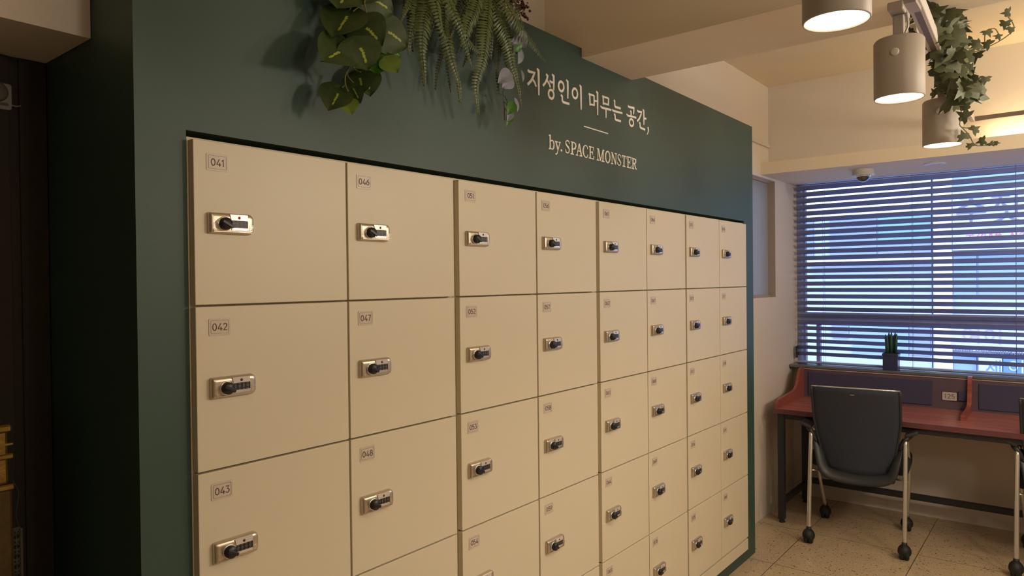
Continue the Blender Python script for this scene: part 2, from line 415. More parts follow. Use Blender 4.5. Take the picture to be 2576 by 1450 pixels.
# window behind the blind
w1 = bpy.data.objects.new('window_1', None); COL.objects.link(w1); w1.location = (1.5, 5.65, 1.0); w1['kind'] = 'structure'
def W(name, bm, mt):
    bm.transform(Matrix.Translation((-1.5, -5.65, -1.0))); return obj(name, bm, mt, w1)
bm = bmesh.new()
for a in [(-.182, -.152, .985, 2.368), (3.22, 3.25, .985, 2.368)]: box(bm, a[0], a[1], 5.60, 5.68, a[2], a[3], bev=.003)
box(bm, -.182, 3.25, 5.60, 5.68, 2.361, 2.368); box(bm, -.182, 3.25, 5.60, 5.68, 1.004, 1.012)
W('frame', bm, 'frame_dark')
bm = B(-.141, -.123, 5.61, 5.66, 1.012, 2.345, bev=.003); W('sash_stile', bm, 'frame_dark')
bm = B(-.152, 3.22, 5.60, 5.67, 1.298, 1.392, bev=.004); W('transom', bm, 'frame_dark')
bm = B(-.046, -.020, 5.61, 5.66, 1.012, 1.298, bev=.003); W('mullion', bm, 'frame_dark')
bm = B(1.62, 1.66, 5.61, 5.66, 1.012, 2.345, bev=.003); W('mullion', bm, 'frame_dark')
bm = B(-.152, 3.22, 5.672, 5.678, 1.012, 2.345); W('pane', bm, 'glass')
# left wall window
w2 = bpy.data.objects.new('window_2', None); COL.objects.link(w2); w2.location = (-.25, 4.8, WZ0); w2['kind'] = 'structure'
def W2(name, bm, mt):
    bm.transform(Matrix.Translation((.25, -4.8, -WZ0))); return obj(name, bm, mt, w2)
bm = bmesh.new()
for a in [(WY0, WY0+.025, WZ0, WZ1), (WY1-.004, WY1, WZ0, WZ1), (WY0, WY1, WZ0, WZ0+.018), (WY0, WY1, WZ1-.012, WZ1)]: box(bm, -.27, -.235 if a[1]-a[0] > .02 else -.199, *a)
W2('window_frame', bm, 'tan_frame')
bm = B(-.258, -.250, WY0+.02, WY1-.004, WZ0+.015, WZ1-.01); W2('pane', bm, 'frosted')

# ================================================================== LOCKERS
COLS = [(.7576, 1.1644), (1.1702, 1.5716), (1.5952, 1.9931), (2.0005, 2.3934), (2.4191, 2.8158), (2.8212, 3.2148), (3.2301, 3.6367), (3.6410, 4.0338)]
ZT, RP = 1.971, .365
DIG = {}
for ch in '0123456789': DIG[ch] = digit_bm(ch, .0165)
ADV = {}
for ch, b in DIG.items():
    xs = [v.co.x for v in b.verts]; ADV[ch] = (min(xs), max(xs))
def wallify(b, y, z, x, sy=1.0):          # text plane -> plane facing +X
    b.transform(Matrix(((0, 0, 1, x), (sy, 0, 0, y), (0, 1, 0, z), (0, 0, 0, 1))))
def roundrect(y0, y1, z0, z1, rl, rr, n=6):
    pts = []
    for cyy, czz, r, a0 in ((y1-rr, z1-rr, rr, 0), (y0+rl, z1-rl, rl, 90), (y0+rl, z0+rl, rl, 180), (y1-rr, z0+rr, rr, 270)):
        for k in range(n+1):
            a = math.radians(a0+90*k/n); pts.append((cyy+r*math.cos(a), czz+r*math.sin(a)))
    return pts
def ring_prism(bm, outer, inner, x0, x1, mi=0):
    n = len(outer)
    A = [bm.verts.new((x1, *p)) for p in outer]; Bv = [bm.verts.new((x1, *p)) for p in inner]
    C = [bm.verts.new((x0, *p)) for p in outer]
    for k in range(n):
        for q in ((A[k], A[(k+1) % n], Bv[(k+1) % n], Bv[k]), (C[k], C[(k+1) % n], A[(k+1) % n], A[k])):
            f = bm.faces.new(q); f.material_index = mi
def plate_mesh(num):
    bm = bmesh.new()
    prism(bm, [(0, *p) for p in roundrect(0, .0505, -.038, 0, .0035, .0035)], (.0012, 0, 0), 0)
    ring_prism(bm, roundrect(.0042, .0463, -.0335, -.0042, .003, .003), roundrect(.0046, .0459, -.0331, -.0046, .0027, .0027), .0012, .0016, 1)
    w = sum(ADV[c][1]-ADV[c][0] for c in num)+.0017*2
    y = .02525-w/2
    for c in num:
        b = DIG[c].copy(); wallify(b, y-ADV[c][0], -.0272, .0013); merge(bm, b, 1); y += ADV[c][1]-ADV[c][0]+.0017
    return mesh('number_plate', bm, ['plate', 'ink'])
def lock_meshes():
    out = {}
    bm = bmesh.new(); w, h = .108, .0475          # domed housing
    lay = [(0, 0), (.007, .0006), (.0108, .0022), (.0130, .0052), (.0138, .010)]
    rings = []
    for x, ins in lay:
        rings.append([bm.verts.new((x, *p)) for p in roundrect(ins*.9, w-ins, -h+ins, -ins, max(.0045-ins*.2, .001), max(.012-ins*.6, .001), 7)])
    n = len(rings[0])
    for a, b in zip(rings, rings[1:]):
        for k in range(n):
            f = bm.faces.new((a[k], a[(k+1) % n], b[(k+1) % n], b[k])); f.smooth = True
    bm.faces.new(rings[-1])
    for k in range(5):                            # ribs right of the window and along the bottom
        z = -.0265-k*.0029; box(bm, .0130, .0149, .0940-.0004*k, .1035-.0006*k, z-.0006, z+.0006)
    for z in (-.0395, -.0423): box(bm, .0115, .0146, .009, .1005, z-.0007, z+.0007)
    for k in range(3):
        z = -.0255-k*.0030; box(bm, .0128, .0149, .0090, .0150, z-.0006, z+.0006)
    out['lock_housing'] = mesh('lock_housing', bm, 'gold_metal')
    bm = bmesh.new()
    prism(bm, [(.0132, .0465, -.0035), (.0132, .0895, -.0035), (.0132, .0890, -.0165), (.0132, .0495, -.0165)], (.0022, 0, 0), 0)
    lathe(bm, [(0, .0012), (.0030, .0008), (.0034, 0)], (.0153, .0685, -.0105), 14, 1, 'X')
    out['status_panel'] = mesh('status_panel', bm, ['panel', 'maroon'])
    bm = bmesh.new()
    box(bm, .0128, .0150, .0500, .0905, -.0325, -.0168, bev=.0008)
    for k in range(4):
        y = .0540+k*.0098
        for zc, s in ((-.0245, 1.0), (-.0185, .45), (-.0308, .45)):
            o = [(y+.0021*math.cos(a)*1.1, zc+.0029*math.sin(a)*s) for a in [2*PI*q/12 for q in range(12)]]
            i = [(y+.0011*math.cos(a)*1.1, zc+.0018*math.sin(a)*s) for a in [2*PI*q/12 for q in range(12)]]
            ring_prism(bm, o, i, .0150, .0153, 1)
    out['dial_window'] = mesh('dial_window', bm, ['black', 'digit'])
    bm = B(.0136, .0152, .0500, .0895, -.0385, -.0332, bev=.0005)
    out['latch_bar'] = mesh('latch_bar', bm, 'silver')
    bm = bmesh.new()
    lathe(bm, [(.0160, 0), (.0160, .0022), (.0145, .0030), (.0138, .0030)], (.0128, .0332, -.0252), 28, 1, 'X')
    lathe(bm, [(.0140, .001), (.0138, .0120), (.0125, .0145), (0, .0150)], (.0128, .0332, -.0252), 28, 0, 'X')
    b = bmesh.new(); box(b, .0125, .0170, -.0125, .0160, -.0040, .0040, bev=.0015, seg=2)
    b.transform(Matrix.Translation((.0128, .0332, -.0252)) @ Matrix.Rotation(math.radians(-28), 4, 'X')); merge(bm, b, 0)
    out['lock_knob'] = mesh('lock_knob', bm, ['black', 'silver'])
    return out
LOCK = lock_meshes()
red_panel = LOCK['status_panel'].copy(); red_panel.materials[1] = M['red']
ordin = ['leftmost', 'second from the left', 'third from the left', 'farthest right']
cab_lab = ['cream locker cabinet with doors 041 to 050, leftmost and nearest in the green surround',
           'cream locker cabinet with doors 051 to 060, second from the left',
           'cream locker cabinet with doors 061 to 070, third from the left',
           'cream locker cabinet with doors 071 to 080, farthest right beside the window corner']
for c in range(4):
    yl, yr = COLS[2*c][0], COLS[2*c+1][1]
    cab = thing('locker_cabinet', cab_lab[c], 'locker', (-.02, yl, .075), 'cream locker cabinets in the green surround')
    b0 = .7535 if c == 0 else (COLS[2*c-1][1]+yl)/2+.001
    b1 = 4.044 if c == 3 else (COLS[2*c+2][0]+yr)/2-.001
    def L(name, bm, mt):
        bm.transform(Matrix.Translation((.02, -yl, -.075))); return obj(name, bm, mt, cab)
    L('body', B(-.47, -.0205, b0, b1, .0750, 1.9765), 'cream_body')
    L('plinth', B(-.0204, -.001, yl, yr, .0755, .1385, bev=.001), 'cream_door')
    for q in range(2):
        y0, y1 = COLS[2*c+q]
        dm = mesh('door', B(-.0196, 0, 0, y1-y0, -(RP-.0045), 0, bev=.0014, seg=2), 'cream_door')
        for r in range(5):
            num = '%03d' % (41+(2*c+q)*5+r)
            z = ZT-r*RP-.001
            d = link('door', dm, cab, Vector((0+.02, y0-yl, z-.075))); d['label'] = 'cream locker door numbered %s' % num
            pm = plate_mesh(num); p = link('number_plate', pm, d, (0, .0290, -.0265)); p['label'] = 'number plate reading %s' % num
            dy = random.uniform(-.0006, .0006)
            for k, me in LOCK.items():
                if k == 'status_panel' and num in ('041', '046'): me = red_panel
                link(k, me, d, (0, .0285+dy, -.1565))

# ================================================================== WALL LETTERING
def stroke(bm, px, w, sc, ox, oy, x0=GX, th=.0022, closed=False):
    P = [atX(ox+a/sc, oy+b/sc, x0) for a, b in px]; P = [(p.y, p.z) for p in P]
    m0 = len(P)
    if closed: P = P+[P[0]]
    n = len(P); Lf = []; Rt = []
    for i in range(n):
        a = P[(i-1) % m0] if closed else P[max(i-1, 0)]; b = P[(i+1) % m0] if closed else P[min(i+1, n-1)]
        d1 = Vector((P[i][0]-a[0], P[i][1]-a[1])); d2 = Vector((b[0]-P[i][0], b[1]-P[i][1]))
        if d1.length < 1e-9: d1 = d2
        if d2.length < 1e-9: d2 = d1
        d1.normalize(); d2.normalize(); t = (d1+d2)
        t = t.normalized() if t.length > 1e-6 else d1
        nn = Vector((-t.y, t.x)); k = min(1/max(nn.dot(Vector((-d1.y, d1.x))), .5), 1.6)
        ww = (w[i] if isinstance(w, (list, tuple)) else w)/2*k
        Lf.append((P[i][0]+nn.x*ww, P[i][1]+nn.y*ww)); Rt.append((P[i][0]-nn.x*ww, P[i][1]-nn.y*ww))
    x1 = x0+th+random.uniform(0, .0003)
    la = [bm.verts.new((x1, *p)) for p in Lf]; ra = [bm.verts.new((x1, *p)) for p in Rt]
    lb = [bm.verts.new((x0, *p)) for p in Lf]; rb = [bm.verts.new((x0, *p)) for p in Rt]
    for i in range(n-1):
        for q in ((la[i], la[i+1], ra[i+1], ra[i]), (la[i], lb[i], lb[i+1], la[i+1]), (ra[i+1], rb[i+1], rb[i], ra[i])): bm.faces.new(q)
    if not closed:
        bm.faces.new((la[0], ra[0], rb[0], lb[0])); bm.faces.new((la[-1], lb[-1], rb[-1], ra[-1]))
def ell(c, rx, ry, sk, n=26): return [(c[0]+rx*math.cos(2*PI*k/n), c[1]+sk*rx*math.cos(2*PI*k/n)+ry*math.sin(2*PI*k/n)) for k in range(n)]
z1 = (9.665, 1310, 150); z2 = (11.156, 1470, 220); z3 = (14.5, 1370, 330); z4 = (16.11, 1490, 350)
HG = {
 'a': (z1, [([(158, 255), (195, 295), (325, 325), (290, 420), (240, 520), (155, 610)], .0095), ([(280, 480), (330, 560), (365, 660)], .0085), ([(380, 215), (420, 270), (425, 500), (430, 870)], [.007, .0115, .0115, .0075])], []),
 'b': (z1, [([(605, 355), (640, 400), (625, 480), (590, 560), (530, 640)], .0088), ([(635, 520), (680, 590), (712, 680)], .0082), ([(690, 515), (725, 548), (790, 562)], .008), ([(750, 360), (790, 405), (792, 560), (790, 750)], [.006, .0105, .0105, .007])], [((728, 845), 64, 106, .30)]),
 'c': (z1, [([(1095, 495), (1130, 540), (1133, 700), (1132, 950)], [.006, .0105, .0105, .007]), ([(965, 860), (998, 900), (1000, 1000), (1020, 1035), (1125, 1070), (1172, 1080)], .0088)], [((972, 655), 64, 116, .30)]),
 'd': (z1, [([(1420, 620), (1450, 665), (1455, 900), (1458, 1220)], [.006, .0108, .0108, .007])], [((1307, 825), 62, 118, .30)]),
 'e': (z2, [([(110, 170), (138, 215), (148, 512)], .0088), ([(140, 195), (262, 235)], .0075), ([(262, 225), (262, 515)], .0095), ([(150, 470), (270, 507)], .007), ([(275, 375), (352, 397)], .007), ([(320, 115), (358, 160), (360, 400), (362, 780)], [.006, .0108, .0108, .007])], []),
 'f': (z2, [([(490, 235), (515, 275), (525, 488)], .0088), ([(515, 260), (668, 312)], .0075), ([(668, 300), (660, 512)], .0095), ([(530, 448), (665, 492)], .007), ([(440, 525), (480, 570), (720, 632), (742, 645)], [.006, .0085, .0085, .009]), ([(595, 610), (597, 860)], [.010, .0065])], []),
 'g': (z2, [([(815, 355), (840, 390), (842, 520), (860, 550), (970, 582), (1008, 597)], .0092), ([(765, 620), (800, 660), (1020, 718), (1055, 728)], [.006, .0085, .0085, .009]), ([(820, 745), (848, 780), (855, 890), (875, 915), (980, 945), (1012, 952)], .0092)], []),
 'h': (z2, [([(1210, 515), (1240, 550), (1378, 582), (1375, 680), (1365, 755)], .0092), ([(1275, 660), (1300, 690), (1298, 790)], .009), ([(1170, 750), (1205, 790), (1410, 845), (1445, 855)], [.006, .0085, .0085, .009])], [((1310, 990), 58, 98, .28)]),
 'i': (z2, [([(1470, 650), (1500, 680), (1592, 692), (1575, 770), (1530, 880), (1470, 955)], .0092), ([(1625, 620), (1655, 660), (1658, 850), (1658, 1060)], [.006, .0105, .0105, .007]), ([(1670, 873), (1727, 887)], .009), ([(1525, 985), (1550, 1010), (1555, 1110), (1575, 1140), (1670, 1180), (1695, 1187)], .0092), ([(1775, 1115), (1788, 1200), (1775, 1270), (1745, 1325)], [.012, .0095, .006, .004])], []),
}
lt = thing('wall_lettering', 'white lettering with a Korean slogan and English byline on the dark green surround', 'sign', (GX, 2.0, 2.2))
def lobj(name, bm, lab):
    bm.transform(Matrix.Translation((-GX, -2.0, -2.2))); o = obj(name, bm, 'letter', lt); o['label'] = lab
bm = bmesh.new()
for (sc, ox, oy), ss, es in HG.values():
    for px, w in ss: stroke(bm, px, w, sc, ox, oy)
    for c, rx, ry, sk in es: stroke(bm, ell(c, rx, ry, sk), .0088, sc, ox, oy, closed=True)
lobj('slogan_text', bm, 'white Korean slogan')
bm = bmesh.new(); stroke(bm, [(1468, 318), (1528.5, 336.7)], .0045, 1, 0, 0); lobj('divider_line', bm, 'short white dash')
T, t = .0078, .0042
EN3 = [([(188, 140), (188, 650)], T), ([(132, 155), (205, 148)], t), ([(132, 632), (200, 652)], t), ([(200, 385), (240, 338), (280, 350), (315, 410), (328, 500), (315, 600), (285, 665), (245, 660), (200, 615)], [t, t, t, T, T, T, t, t, t]),
 ([(395, 380), (472, 690)], T), ([(542, 415), (470, 700), (440, 810), (405, 855), (372, 815)], t), ([(362, 368), (465, 402)], t), ([(492, 408), (565, 428)], t),
 ([(885, 475), (878, 410), (850, 362), (800, 345), (758, 385), (755, 450), (790, 525), (850, 600), (885, 670), (880, 740), (850, 798), (810, 798), (765, 765), (745, 665)], [t, t, t, t, t, .006, T, T, .006, t, t, t, t, t]),
 ([(990, 405), (990, 832)], T), ([(940, 388), (1030, 415)], t), ([(932, 822), (1052, 853)], t), ([(1000, 402), (1070, 432), (1115, 482), (1122, 560), (1100, 630), (1050, 658), (1000, 645)], [t, t, T, T, T, t, t]),
 ([(1240, 465), (1165, 870)], t), ([(1248, 460), (1325, 908)], T), ([(1200, 722), (1295, 748)], t), ([(1122, 865), (1207, 885)], t), ([(1258, 895), (1360, 920)], t),
 ([(1555, 660), (1545, 600), (1510, 540), (1460, 525), (1415, 570), (1390, 670), (1395, 790), (1425, 890), (1475, 955), (1525, 965), (1555, 930), (1562, 855)], [t, t, t, t, .006, T, T, .006, t, t, t, t]),
 ([(1650, 575), (1645, 995)], T), ([(1600, 562), (1772, 605), (1765, 710)], t), ([(1655, 762), (1735, 785)], t), ([(1737, 732), (1732, 868)], t), ([(1598, 980), (1772, 1022), (1780, 912)], t)]
EN4 = [([(212, 395), (210, 858)], t), ([(228, 395), (315, 885)], T), ([(312, 885), (410, 460)], t), ([(420, 455), (415, 908)], T), ([(172, 388), (242, 412)], t), ([(400, 448), (472, 475)], t), ([(162, 845), (262, 868)], t), ([(358, 895), (472, 922)], t),
 ([(785, 555), (785, 995)], t), ([(790, 555), (932, 1040)], T), ([(945, 595), (930, 1035)], t), ([(742, 543), (800, 565)], t), ([(888, 583), (978, 607)], t), ([(738, 985), (835, 1010)], t),
 ([(1132, 755), (1125, 690), (1090, 635), (1055, 635), (1025, 680), (1025, 750), (1060, 830), (1110, 910), (1137, 970), (1120, 1040), (1085, 1072), (1045, 1058), (1015, 1010), (1008, 935)], [t, t, t, t, t, .006, T, T, .006, t, t, t, t, t]),
 ([(1182, 668), (1358, 717)], t), ([(1188, 668), (1184, 775)], t), ([(1353, 715), (1352, 820)], t), ([(1272, 695), (1266, 1105)], T), ([(1208, 1092), (1322, 1125)], t),
 ([(1430, 728), (1430, 1155)], T), ([(1388, 713), (1552, 757), (1545, 860)], t), ([(1435, 933), (1512, 952)], t), ([(1512, 878), (1506, 1030)], t), ([(1383, 1135), (1547, 1180), (1555, 1078)], t),
 ([(1632, 785), (1632, 1195)], T), ([(1588, 773), (1650, 795)], t), ([(1583, 1185), (1678, 1212)], t), ([(1640, 790), (1700, 810), (1745, 860), (1745, 930), (1715, 990), (1640, 988)], [t, t, T, T, t, t]), ([(1688, 985), (1735, 1185), (1778, 1238)], [T, T, t])]
bm = bmesh.new()
for px, w in EN3: stroke(bm, px, w, *z3)
for px, w in EN4: stroke(bm, px, w, *z4)
stroke(bm, ell((608, 730), 88, 228, .22), [.0052+.0026*abs(math.cos(2*PI*k/26)) for k in range(28)], *z4, closed=True)
dot = [atX(1370+a/14.5, 330+b/14.5, GX) for a, b in ell((598, 708), 30, 46, .2, 16)]
prism(bm, dot, (.0022, 0, 0)); lobj('byline_text', bm, 'white serif English byline')

# ================================================================== PLANTS OVER THE SURROUND
def leaf(bm, base, tip, width, nrm, fold=.15, curl=.12, mi=0, heart=.35, nu=6, nv=12):
    base = Vector(base); tip = Vector(tip); d = tip-base; ln = d.length; d.normalize()
    nrm = Vector(nrm); nrm = (nrm-d*nrm.dot(d)).normalized(); s = d.cross(nrm)
    uv = bm.loops.layers.uv.verify(); g = []
    for j in range(nv+1):
        v = j/nv
        vm = .42-.10*heart
        w = (1-((vm-v)/vm)**2)**.55 if v < vm else math.cos((v-vm)/(1-vm)*PI/2)**.85 if v < 1 else 0
        w = max(w, .015)
        row = []
        for i in range(nu+1):
            u = i/nu*2-1
            back = -heart*.22*abs(u)**1.5*ln*(1-v)**4
            row.append(bm.verts.new(base+d*(v*ln+back)+s*(u*w*width/2)+nrm*(abs(u)*fold*w*width-curl*ln*(2*v-1)**2+.02*width*math.sin(5*v+3*u))))
        g.append(row)
    for j in range(nv):
        for i in range(nu):
            f = bm.faces.new((g[j][i], g[j][i+1], g[j+1][i+1], g[j+1][i])); f.smooth = True; f.material_index = mi
            for lp, (a, b) in zip(f.loops, ((i, j), (i+1, j), (i+1, j+1), (i, j+1))): lp[uv].uv = (a/nu, b/nv)
po = thing('hanging_pothos', 'large leaved variegated vine hanging at the left end of the greenery on the green surround', 'plant', (-.10, 1.35, TOP))
def pobj(name, bm, mt, root, norm=True):
    bm.transform(Matrix.Translation(-root.location)); return obj(name, bm, mt, root, norm=norm)
PS, POX = 4.833, 780
def pp(a, b, x): return atX(POX+a/PS, b/PS, x)
POT = [(480, 110, 270, 450, 330, .07, 0), (690, -20, 1025, 160, 270, .09, 0), (590, 290, 880, 560, 330, .085, 0), (850, 350, 1190, 575, 300, .06, 0), (455, 540, 133, 738, 310, .075, 0),
       (545, 500, 705, 860, 320, .105, 0), (850, 640, 765, 910, 230, .05, 2), (840, 600, 1112, 682, 160, .04, 2), (912, 695, 1064, 882, 150, .075, 1), (575, 890, 630, 1145, 210, .075, 0),
       (640, 850, 735, 1165, 210, .04, 0), (480, 1020, 612, 1258, 130, .06, 0), (355, 1065, 222, 1338, 210, .06, 0), (450, 1195, 503, 1388, 125, .08, 1), (430, -160, 330, 90, 330, .05, 0), (620, -200, 560, 60, 330, .06, 0),
       (760, -200, 900, 20, 300, .05, 0), (480, 330, 560, 560, 260, .045, 0)]
bm = bmesh.new()
for i, (a, b, c, d, w, x, mi) in enumerate(POT):
    p = pp(a, b, x-.012); q = pp(c, d, x+random.uniform(-.01, .03))
    kpm = 480*PS
    leaf(bm, p, q, w/kpm*(.84 if w > 240 else .95), (1, random.uniform(-1.2, -.5), random.uniform(-.15, .2)), fold=random.uniform(.02, .09), curl=random.uniform(.02, .06), mi=mi, heart=.9 if w > 190 else .4)
pobj('foliage', bm, ['pothos', 'pothos_light', 'bright_leaf'], po, False)
bm = bmesh.new()
S1 = [pp(a, b, x) for a, b, x in [(600, -250, .0), (600, 0, .05), (592, 70, .065), (615, 200, .06), (572, 340, .055), (512, 520, .05), (495, 700, .05), (400, 850, .05), (360, 950, .045), (362, 1050, .045), (396, 1132, .05)]]
S1 = [Vector((-.09, S1[0].y, TOP+.02))]+S1
S1 = [S1[0]]+[q+Vector((.022, 0, 0)) for q in S1[1:]]
tube(bm, spline(S1, 4), .0022, 6)
for br in ([(405, 845, .05), (420, 930, .05), (490, 1018, .055)], [(450, 798, .05), (500, 850, .055), (582, 892, .065)], [(585, 75, .06), (540, 110, .06), (485, 152, .065)], [(545, 460, .05), (590, 545, .06)], [(360, 1050, .045), (350, 1080, .05)]):
    tube(bm, spline([pp(*q)+Vector((.022 if k_ == 0 else .012, 0, 0)) for k_, q in enumerate(br)], 4), .0016, 5)
pobj('stem', bm, 'stem', po)

def frond(bm, pts, hw, pitch=.0105, mi=0, face=(1, -.15, .1), taper=.75):
    """pinnate fern frond along 3D pts, half width hw"""
    P = spline(pts, 8); face = Vector(face)
    tube(bm, P[::2]+[P[-1]], .0011, 5, mi)
    L = [0]
    for a, b in zip(P, P[1:]): L.append(L[-1]+(b-a).length)
    tot = L[-1]; n = int(tot/pitch); j = 0
    tw = random.uniform(-.5, .5)
    for i in range(n):
        s = (i+.5)/n*tot
        while j < len(L)-2 and L[j+1] < s: j += 1
        f = (s-L[j])/max(L[j+1]-L[j], 1e-6); p = P[j].lerp(P[j+1], f); d = (P[j+1]-P[j]).normalized()
        nn = (face-d*face.dot(d)).normalized(); side = d.cross(nn)
        v = s/tot; w = hw*(min(1, .55+v*1.6))*(1-max(0, (v-.45)/.55)**1.6*.88)
        for sg in (-1, 1):
            dirv = (side*sg*math.cos(tw*.9)+d*.32+nn*(-.28+.35*math.sin(tw)*sg+random.uniform(-.15, .15))).normalized()
            ln = w*random.uniform(.9, 1.08); hb = pitch*.40
            up = dirv.cross(nn).normalized()
            a0 = p; a1 = p+dirv*ln*.45+up*hb+nn*.001; a2 = p+dirv*ln*.45-up*hb+nn*.001; a3 = p+dirv*ln-nn*ln*.10; a4 = p+dirv*ln*.85+up*hb*.65; a5 = p+dirv*ln*.85-up*hb*.65
            vs = [bm.verts.new(q) for q in (a0+up*hb*.5, a1, a4, a3, a5, a2, a0-up*hb*.5)]
            f = bm.faces.new(vs); f.material_index = mi
FS = 4.264
def fp(a, b, x): return atX(1000+a/FS, b/FS, x)
def fern(label, y, z, fr):
    root = thing('hanging_fern', label, 'plant', (-.10, y, TOP), 'ferns on the green surround')
    for k, (pl, hw, mt) in enumerate(fr):
        x0 = pl[0][2] if len(pl[0]) > 2 else None
        pts = [fp(*q) for q in pl]
        st = pts[0]
        bend = [Vector((-.085, y+(st.y-y)*.35, TOP+.012)), Vector((-.03, y+(st.y-y)*.6, TOP+.07))]
        if pts[0].z < TOP+.02: pts = bend+[Vector((max(.02, pts[0].x*.8), y+(st.y-y)*.85, TOP+.035))]+pts
        bm = bmesh.new(); frond(bm, pts, hw/FS/520, pitch=.0092)
        pobj('frond', bm, mt, root, False)
    return root
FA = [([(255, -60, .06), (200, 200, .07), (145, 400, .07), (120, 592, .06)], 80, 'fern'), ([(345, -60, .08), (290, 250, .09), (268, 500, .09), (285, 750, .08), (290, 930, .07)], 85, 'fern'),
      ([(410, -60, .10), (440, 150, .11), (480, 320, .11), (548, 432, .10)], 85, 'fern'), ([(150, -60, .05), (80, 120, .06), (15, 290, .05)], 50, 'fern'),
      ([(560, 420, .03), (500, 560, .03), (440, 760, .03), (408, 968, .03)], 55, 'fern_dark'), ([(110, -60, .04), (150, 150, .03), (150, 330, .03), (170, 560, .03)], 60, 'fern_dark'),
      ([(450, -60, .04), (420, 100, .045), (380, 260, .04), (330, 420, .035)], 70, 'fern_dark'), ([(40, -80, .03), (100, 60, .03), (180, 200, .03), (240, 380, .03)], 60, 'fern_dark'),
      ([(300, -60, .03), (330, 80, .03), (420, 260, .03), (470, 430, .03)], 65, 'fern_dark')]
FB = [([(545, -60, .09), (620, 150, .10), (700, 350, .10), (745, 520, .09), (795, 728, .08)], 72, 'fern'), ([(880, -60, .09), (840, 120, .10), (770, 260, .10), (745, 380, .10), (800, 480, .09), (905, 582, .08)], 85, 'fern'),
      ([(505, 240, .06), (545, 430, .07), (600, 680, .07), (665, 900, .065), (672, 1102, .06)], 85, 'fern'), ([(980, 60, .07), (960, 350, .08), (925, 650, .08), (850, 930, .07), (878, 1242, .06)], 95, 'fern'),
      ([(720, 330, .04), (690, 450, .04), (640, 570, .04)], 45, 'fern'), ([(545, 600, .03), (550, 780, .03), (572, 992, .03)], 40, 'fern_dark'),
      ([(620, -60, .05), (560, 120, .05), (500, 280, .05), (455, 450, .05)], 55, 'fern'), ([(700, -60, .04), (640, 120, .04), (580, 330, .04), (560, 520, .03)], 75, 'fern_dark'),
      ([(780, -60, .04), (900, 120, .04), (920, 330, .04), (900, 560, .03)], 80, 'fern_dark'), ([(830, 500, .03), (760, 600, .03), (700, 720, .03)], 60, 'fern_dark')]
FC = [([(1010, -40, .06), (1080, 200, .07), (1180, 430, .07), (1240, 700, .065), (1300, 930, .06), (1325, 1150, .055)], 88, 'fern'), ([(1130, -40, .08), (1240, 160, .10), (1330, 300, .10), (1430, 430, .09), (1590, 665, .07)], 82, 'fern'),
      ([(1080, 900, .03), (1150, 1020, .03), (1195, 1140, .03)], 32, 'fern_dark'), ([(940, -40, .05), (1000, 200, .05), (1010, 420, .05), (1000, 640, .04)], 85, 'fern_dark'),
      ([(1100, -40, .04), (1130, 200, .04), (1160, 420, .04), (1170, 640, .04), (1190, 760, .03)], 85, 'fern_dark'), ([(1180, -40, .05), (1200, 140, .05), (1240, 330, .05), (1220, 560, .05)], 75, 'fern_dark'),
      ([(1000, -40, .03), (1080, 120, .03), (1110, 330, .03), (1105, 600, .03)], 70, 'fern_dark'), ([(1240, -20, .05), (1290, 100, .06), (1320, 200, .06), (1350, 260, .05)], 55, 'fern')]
fern('green fern hanging just right of the large leaved vine', 1.50, TOP, FA)
fern('green fern hanging in the middle of the row of greenery', 1.68, TOP, FB)
fern('darker fern hanging nearest the slogan, with one frond reaching right', 1.87, TOP, FC)
vn = thing('trailing_vine', 'thin trailing vine with pale undersides hanging beside the slogan', 'plant', (-.08, 1.88, TOP))
bm = bmesh.new()
for a, b, c, d, w, x, mi in [(1230, 440, 1320, 560, 130, .06, 0), (1300, 400, 1400, 470, 120, .05, 0), (1320, 520, 1300, 690, 85, .06, 0), (1210, 765, 1085, 885, 95, .08, 0), (1215, 800, 1130, 940, 130, .07, 0), (1265, 1060, 1295, 1200, 55, .07, 0),
                             (1270, 480, 1310, 560, 80, .075, 1), (1250, 1100, 1185, 1225, 75, .075, 1), (1225, 1190, 1180, 1300, 55, .06, 0), (1215, 1230, 1175, 1360, 60, .055, 1), (1335, 760, 1350, 880, 40, .05, 0)]:
    leaf(bm, fp(a, b, x), fp(c, d, x), w/FS/480, (1, random.uniform(-.5, .3), random.uniform(-.2, .5)), .12, .08, mi, .5)
pobj('foliage', bm, ['pale_leaf', 'bright_leaf'], vn, False)
bm = bmesh.new()
sp = [Vector((-.07, 1.88, TOP+.01)), Vector((.0, 1.86, TOP+.03))]+[fp(*q) for q in [(1180, 100, .04), (1225, 440, .045), (1240, 640, .05), (1215, 780, .055), (1140, 960, .05), (1145, 1150, .05), (1150, 1290, .05)]]
tube(bm, spline(sp, 5), .0014, 5)
for br in ([(1140, 1090, .05), (1190, 1140, .065)], [(1145, 1160, .05), (1195, 1215, .06)], [(1235, 650, .05), (1330, 770, .05)], [(1190, 850, .05), (1262, 1065, .065)]): tube(bm, [fp(*q) for q in br], .0011, 5)
pobj('stem', bm, 'stem', vn)
df = thing('dried_flower_spray', 'small spray of brown dried flowers at the right end of the greenery', 'plant', (-.06, 1.95, TOP))
bm = bmesh.new(); b2 = bmesh.new()
hub = Vector((-.05, 1.93, TOP+.005))
